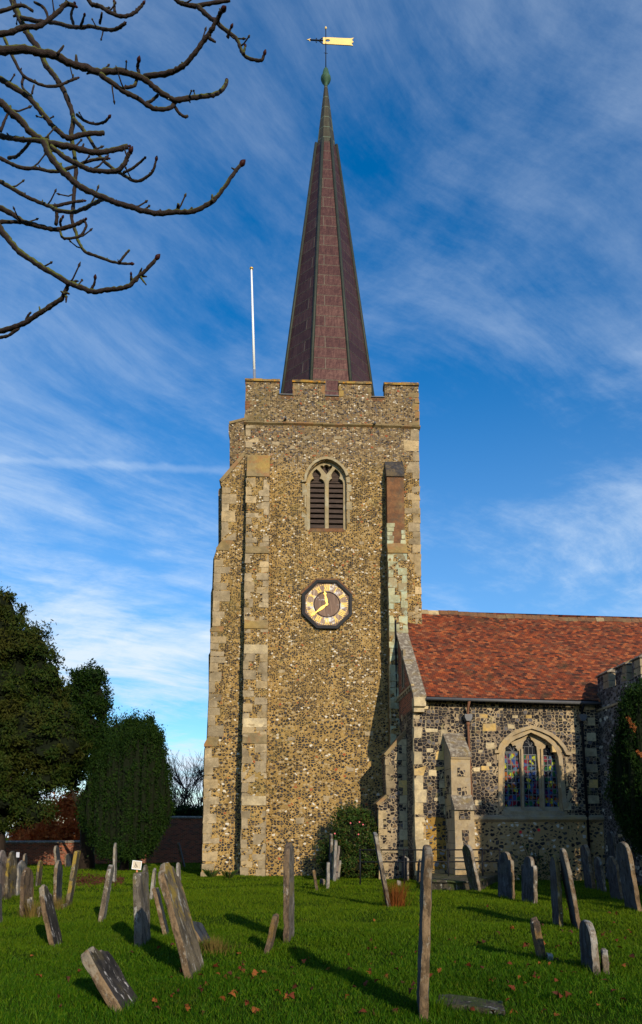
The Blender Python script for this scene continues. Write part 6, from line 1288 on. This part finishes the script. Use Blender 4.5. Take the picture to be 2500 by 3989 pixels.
# ------------------------------------------------------------------ grass and leaves
def in_church(x, y):
    q = np.stack([x - T.o.x, y - T.o.y], 1); u = q[:, 0] * T.eu.x + q[:, 1] * T.eu.y; v = q[:, 0] * T.ev.x + q[:, 1] * T.ev.y
    a = (u > uL - 1.4) & (u < uR) & (v > -0.0) & (v < TD)
    q = np.stack([x - C.o.x, y - C.o.y], 1); u2 = q[:, 0] * C.eu.x + q[:, 1] * C.eu.y; v2 = q[:, 0] * C.ev.x + q[:, 1] * C.ev.y
    return a | ((u2 > uC) & (v2 > -0.05))
def blades(y0, y1, dens, h, wd_, tri=True):
    A = 0.98 * (y1 * y1 - y0 * y0) / 2 + 5.6 * (y1 - y0); n = int(A * dens); y = np.sqrt(rng.uniform(y0 * y0, y1 * y1, n)); x = rng.uniform(-1, 1, n) * (0.49 * y + 2.8)
    cl_ = np.sin(x * 2.3 + 1.1 * np.sin(y * 1.7)) * np.sin(y * 2.9 + np.sin(x * 3.1)); keep = (rng.uniform(0, 1, n) < 0.72 + 0.28 * cl_) & ~in_church(x, y); x, y, cl_ = x[keep], y[keep], cl_[keep]; n = len(x)
    z = gz(x, y); a = rng.uniform(0, 2 * math.pi, n); hh_ = h * rng.uniform(0.45, 1.25, n) * (1 + 0.25 * cl_); ln = rng.uniform(0.15, 0.95, n) * hh_; b2 = rng.uniform(0, 2 * math.pi, n); w2 = wd_ * rng.uniform(0.6, 1.3, n)
    base = np.stack([x, y, z - 0.01], 1); s_ = np.stack([np.cos(a), np.sin(a), 0 * a], 1) * w2[:, None]; tip = base + np.stack([np.cos(b2) * ln, np.sin(b2) * ln, hh_], 1)
    if tri: return np.stack([base - s_, base + s_, tip], 1).reshape(-1, 3)
    m_ = base + (tip - base) * 0.55; m_[:, 2] += hh_ * 0.12; return np.stack([base - s_, base + s_, m_ + s_ * 0.7, base - s_, m_ + s_ * 0.7, m_ - s_ * 0.7, m_ - s_ * 0.7, m_ + s_ * 0.7, tip], 1).reshape(-1, 3)
GV = np.concatenate([blades(5.6, 9.5, 3400, 0.075, 0.0042, False), blades(9.5, 14, 1900, 0.072, 0.0058, False), blades(14, 22, 1000, 0.07, 0.0085), blades(22, 34, 480, 0.07, 0.013), blades(34, 46, 160, 0.08, 0.022)])
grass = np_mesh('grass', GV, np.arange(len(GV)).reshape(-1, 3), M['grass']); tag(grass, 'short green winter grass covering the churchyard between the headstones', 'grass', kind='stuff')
def tuft(label, p, n, h, spread, m, name='grass_tuft'):
    a = rng.uniform(0, 2 * math.pi, n); r_ = np.abs(rng.normal(0, spread * 0.5, n)); x = p.x + np.cos(a) * r_; y = p.y + np.sin(a) * r_; hh_ = h * rng.uniform(0.4, 1.2, n); ln = rng.uniform(0.1, 0.6, n) * hh_; b2 = a + rng.normal(0, 0.6, n)
    base = np.stack([x, y, gz(x, y) - 0.02], 1); s_ = np.stack([-np.sin(a), np.cos(a), 0 * a], 1) * 0.006; tip = base + np.stack([np.cos(b2) * ln, np.sin(b2) * ln, hh_], 1); V_ = np.stack([base - s_, base + s_, tip], 1).reshape(-1, 3)
    return tag(np_mesh(name, V_ - np.array([p.x, p.y, 0]), np.arange(3 * n).reshape(n, 3), m, None, None, (p.x, p.y, 0)), label, 'grass tuft')
tuft('rust-red dry grass tuft at the foot of the long leaning headstone', gp(1540, 3530), 700, 0.62, 0.24, M['rustgrass'])
tuft('straw-coloured grass tuft at the foot of the brown round-topped headstone', gp(125, 3572), 300, 0.45, 0.3, M['dry'])
tuft('straw-coloured grass tuft between the dark-faced and the long tilting headstone', gp(228, 3545), 260, 0.3, 0.28, M['dry'])
tuft('dry grass tuft on the right of the big leaning headstone', gp(830, 3712), 500, 0.22, 0.3, M['dry'])
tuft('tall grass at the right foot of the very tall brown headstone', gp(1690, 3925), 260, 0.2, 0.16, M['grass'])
V_ = []        # longer grass left standing round every stone
for bx, by, w_, k in BASES:
    n = int(90 + 30 * w_ / max(0.002, k) * 0.004); a = rng.uniform(0, 2 * math.pi, n); r_ = rng.uniform(0.06, 0.40, n); x = bx + np.cos(a) * r_; y = by + np.sin(a) * r_; hh_ = 0.13 * rng.uniform(0.4, 1.2, n); b2 = rng.uniform(0, 6.28, n)
    base = np.stack([x, y, gz(x, y) - 0.01], 1); s_ = np.stack([-np.sin(a), np.cos(a), 0 * a], 1) * max(0.004, k * 1.2); tip = base + np.stack([np.cos(b2) * hh_ * 0.5, np.sin(b2) * hh_ * 0.5, hh_], 1); V_.append(np.stack([base - s_, base + s_, tip], 1).reshape(-1, 3))
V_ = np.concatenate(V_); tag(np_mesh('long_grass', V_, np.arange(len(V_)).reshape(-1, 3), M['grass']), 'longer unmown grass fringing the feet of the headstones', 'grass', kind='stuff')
lx = rng.uniform(300, 480, 1600); ly = rng.normal(3434, 11, 1600); LP = np.array([tuple(gp(a, b_)) for a, b_ in zip(lx, ly)]); LP[:, 2] = gz(LP[:, 0], LP[:, 1]) + rng.uniform(0.02, 0.08, len(LP))
Vv, Ff = sprays(LP, np.tile([0, -0.3, 1.0], (len(LP), 1)), 0.09, 0.7, -0.6); tag(np_mesh('leaf_litter', Vv, Ff, M['leaf_dark']), 'brown leaf litter spread under the clipped yew', 'leaf litter', kind='stuff')
# fallen leaves
random.seed(77)
def leaf_mesh(m, s_):
    mb = MB(); lob = [(0, 0.0), (0.12, 0.03), (0.16, 0.16), (0.36, 0.12), (0.26, 0.30), (0.48, 0.42), (0.24, 0.50), (0.20, 0.72), (0.0, 1.0)]
    P = [Vector((x * s_, y * s_, 0.25 * s_ * abs(x) + 0.18 * s_ * math.sin(y * 3))) for x, y in lob]; Q = [Vector((-p.x, p.y, p.z * random.uniform(0.5, 1.3))) for p in P[1:-1]]
    mb.mesh(P + Q, [(0, 1, 9), (1, 2, 10, 9), (2, 3, 4), (10, 12, 11), (2, 4, 12, 10), (4, 5, 6), (12, 14, 13), (4, 6, 14, 12), (6, 7, 15, 14), (7, 8, 15)], 0); return mb
protos = []
for m, lab in (('leaf_orange', 'orange-brown fallen leaf lying on the grass'), ('leaf_red', 'dull red fallen leaf lying on the grass'), ('leaf_dark', 'dark purplish fallen leaf lying on the grass')):
    for v in range(2): protos.append((leaf_mesh(M[m], 0.15 + 0.03 * v).build('fallen_leaf', M[m], None, (0, 0, 0)), lab, m))
spots = []
for (x0, x1, y0, y1, n) in ((600, 1700, 3700, 3960, 62), (1650, 2480, 3620, 3960, 75), (60, 700, 3680, 3980, 14), (700, 1000, 3760, 3900, 20), (1300, 2450, 3540, 3700, 18)):
    for _ in range(n): spots.append(gp(random.uniform(x0, x1), random.uniform(y0, y1)))
for i, p in enumerate(spots):
    src, lab, m = random.choices(protos, (3, 3, 4, 4, 3, 3))[0] if i >= len(protos) else protos[i]
    o = src if i < len(protos) else src.copy()
    if i >= len(protos): COL.objects.link(o)
    o.location = (p.x, p.y, float(gz(p.x, p.y)) + random.uniform(0.03, 0.07)); o.rotation_euler = (random.uniform(-0.9, 0.9), random.uniform(-0.9, 0.9), random.uniform(0, 6.28)); s_ = random.uniform(0.34, 0.66); o.scale = (s_ * random.uniform(0.6, 1.1), s_, s_ * random.uniform(1.0, 2.2))
    tag(o, lab, 'leaf', {'leaf_orange': 'orange leaves fallen on the grass', 'leaf_red': 'red leaves fallen on the grass', 'leaf_dark': 'dark leaves fallen on the grass'}[m])
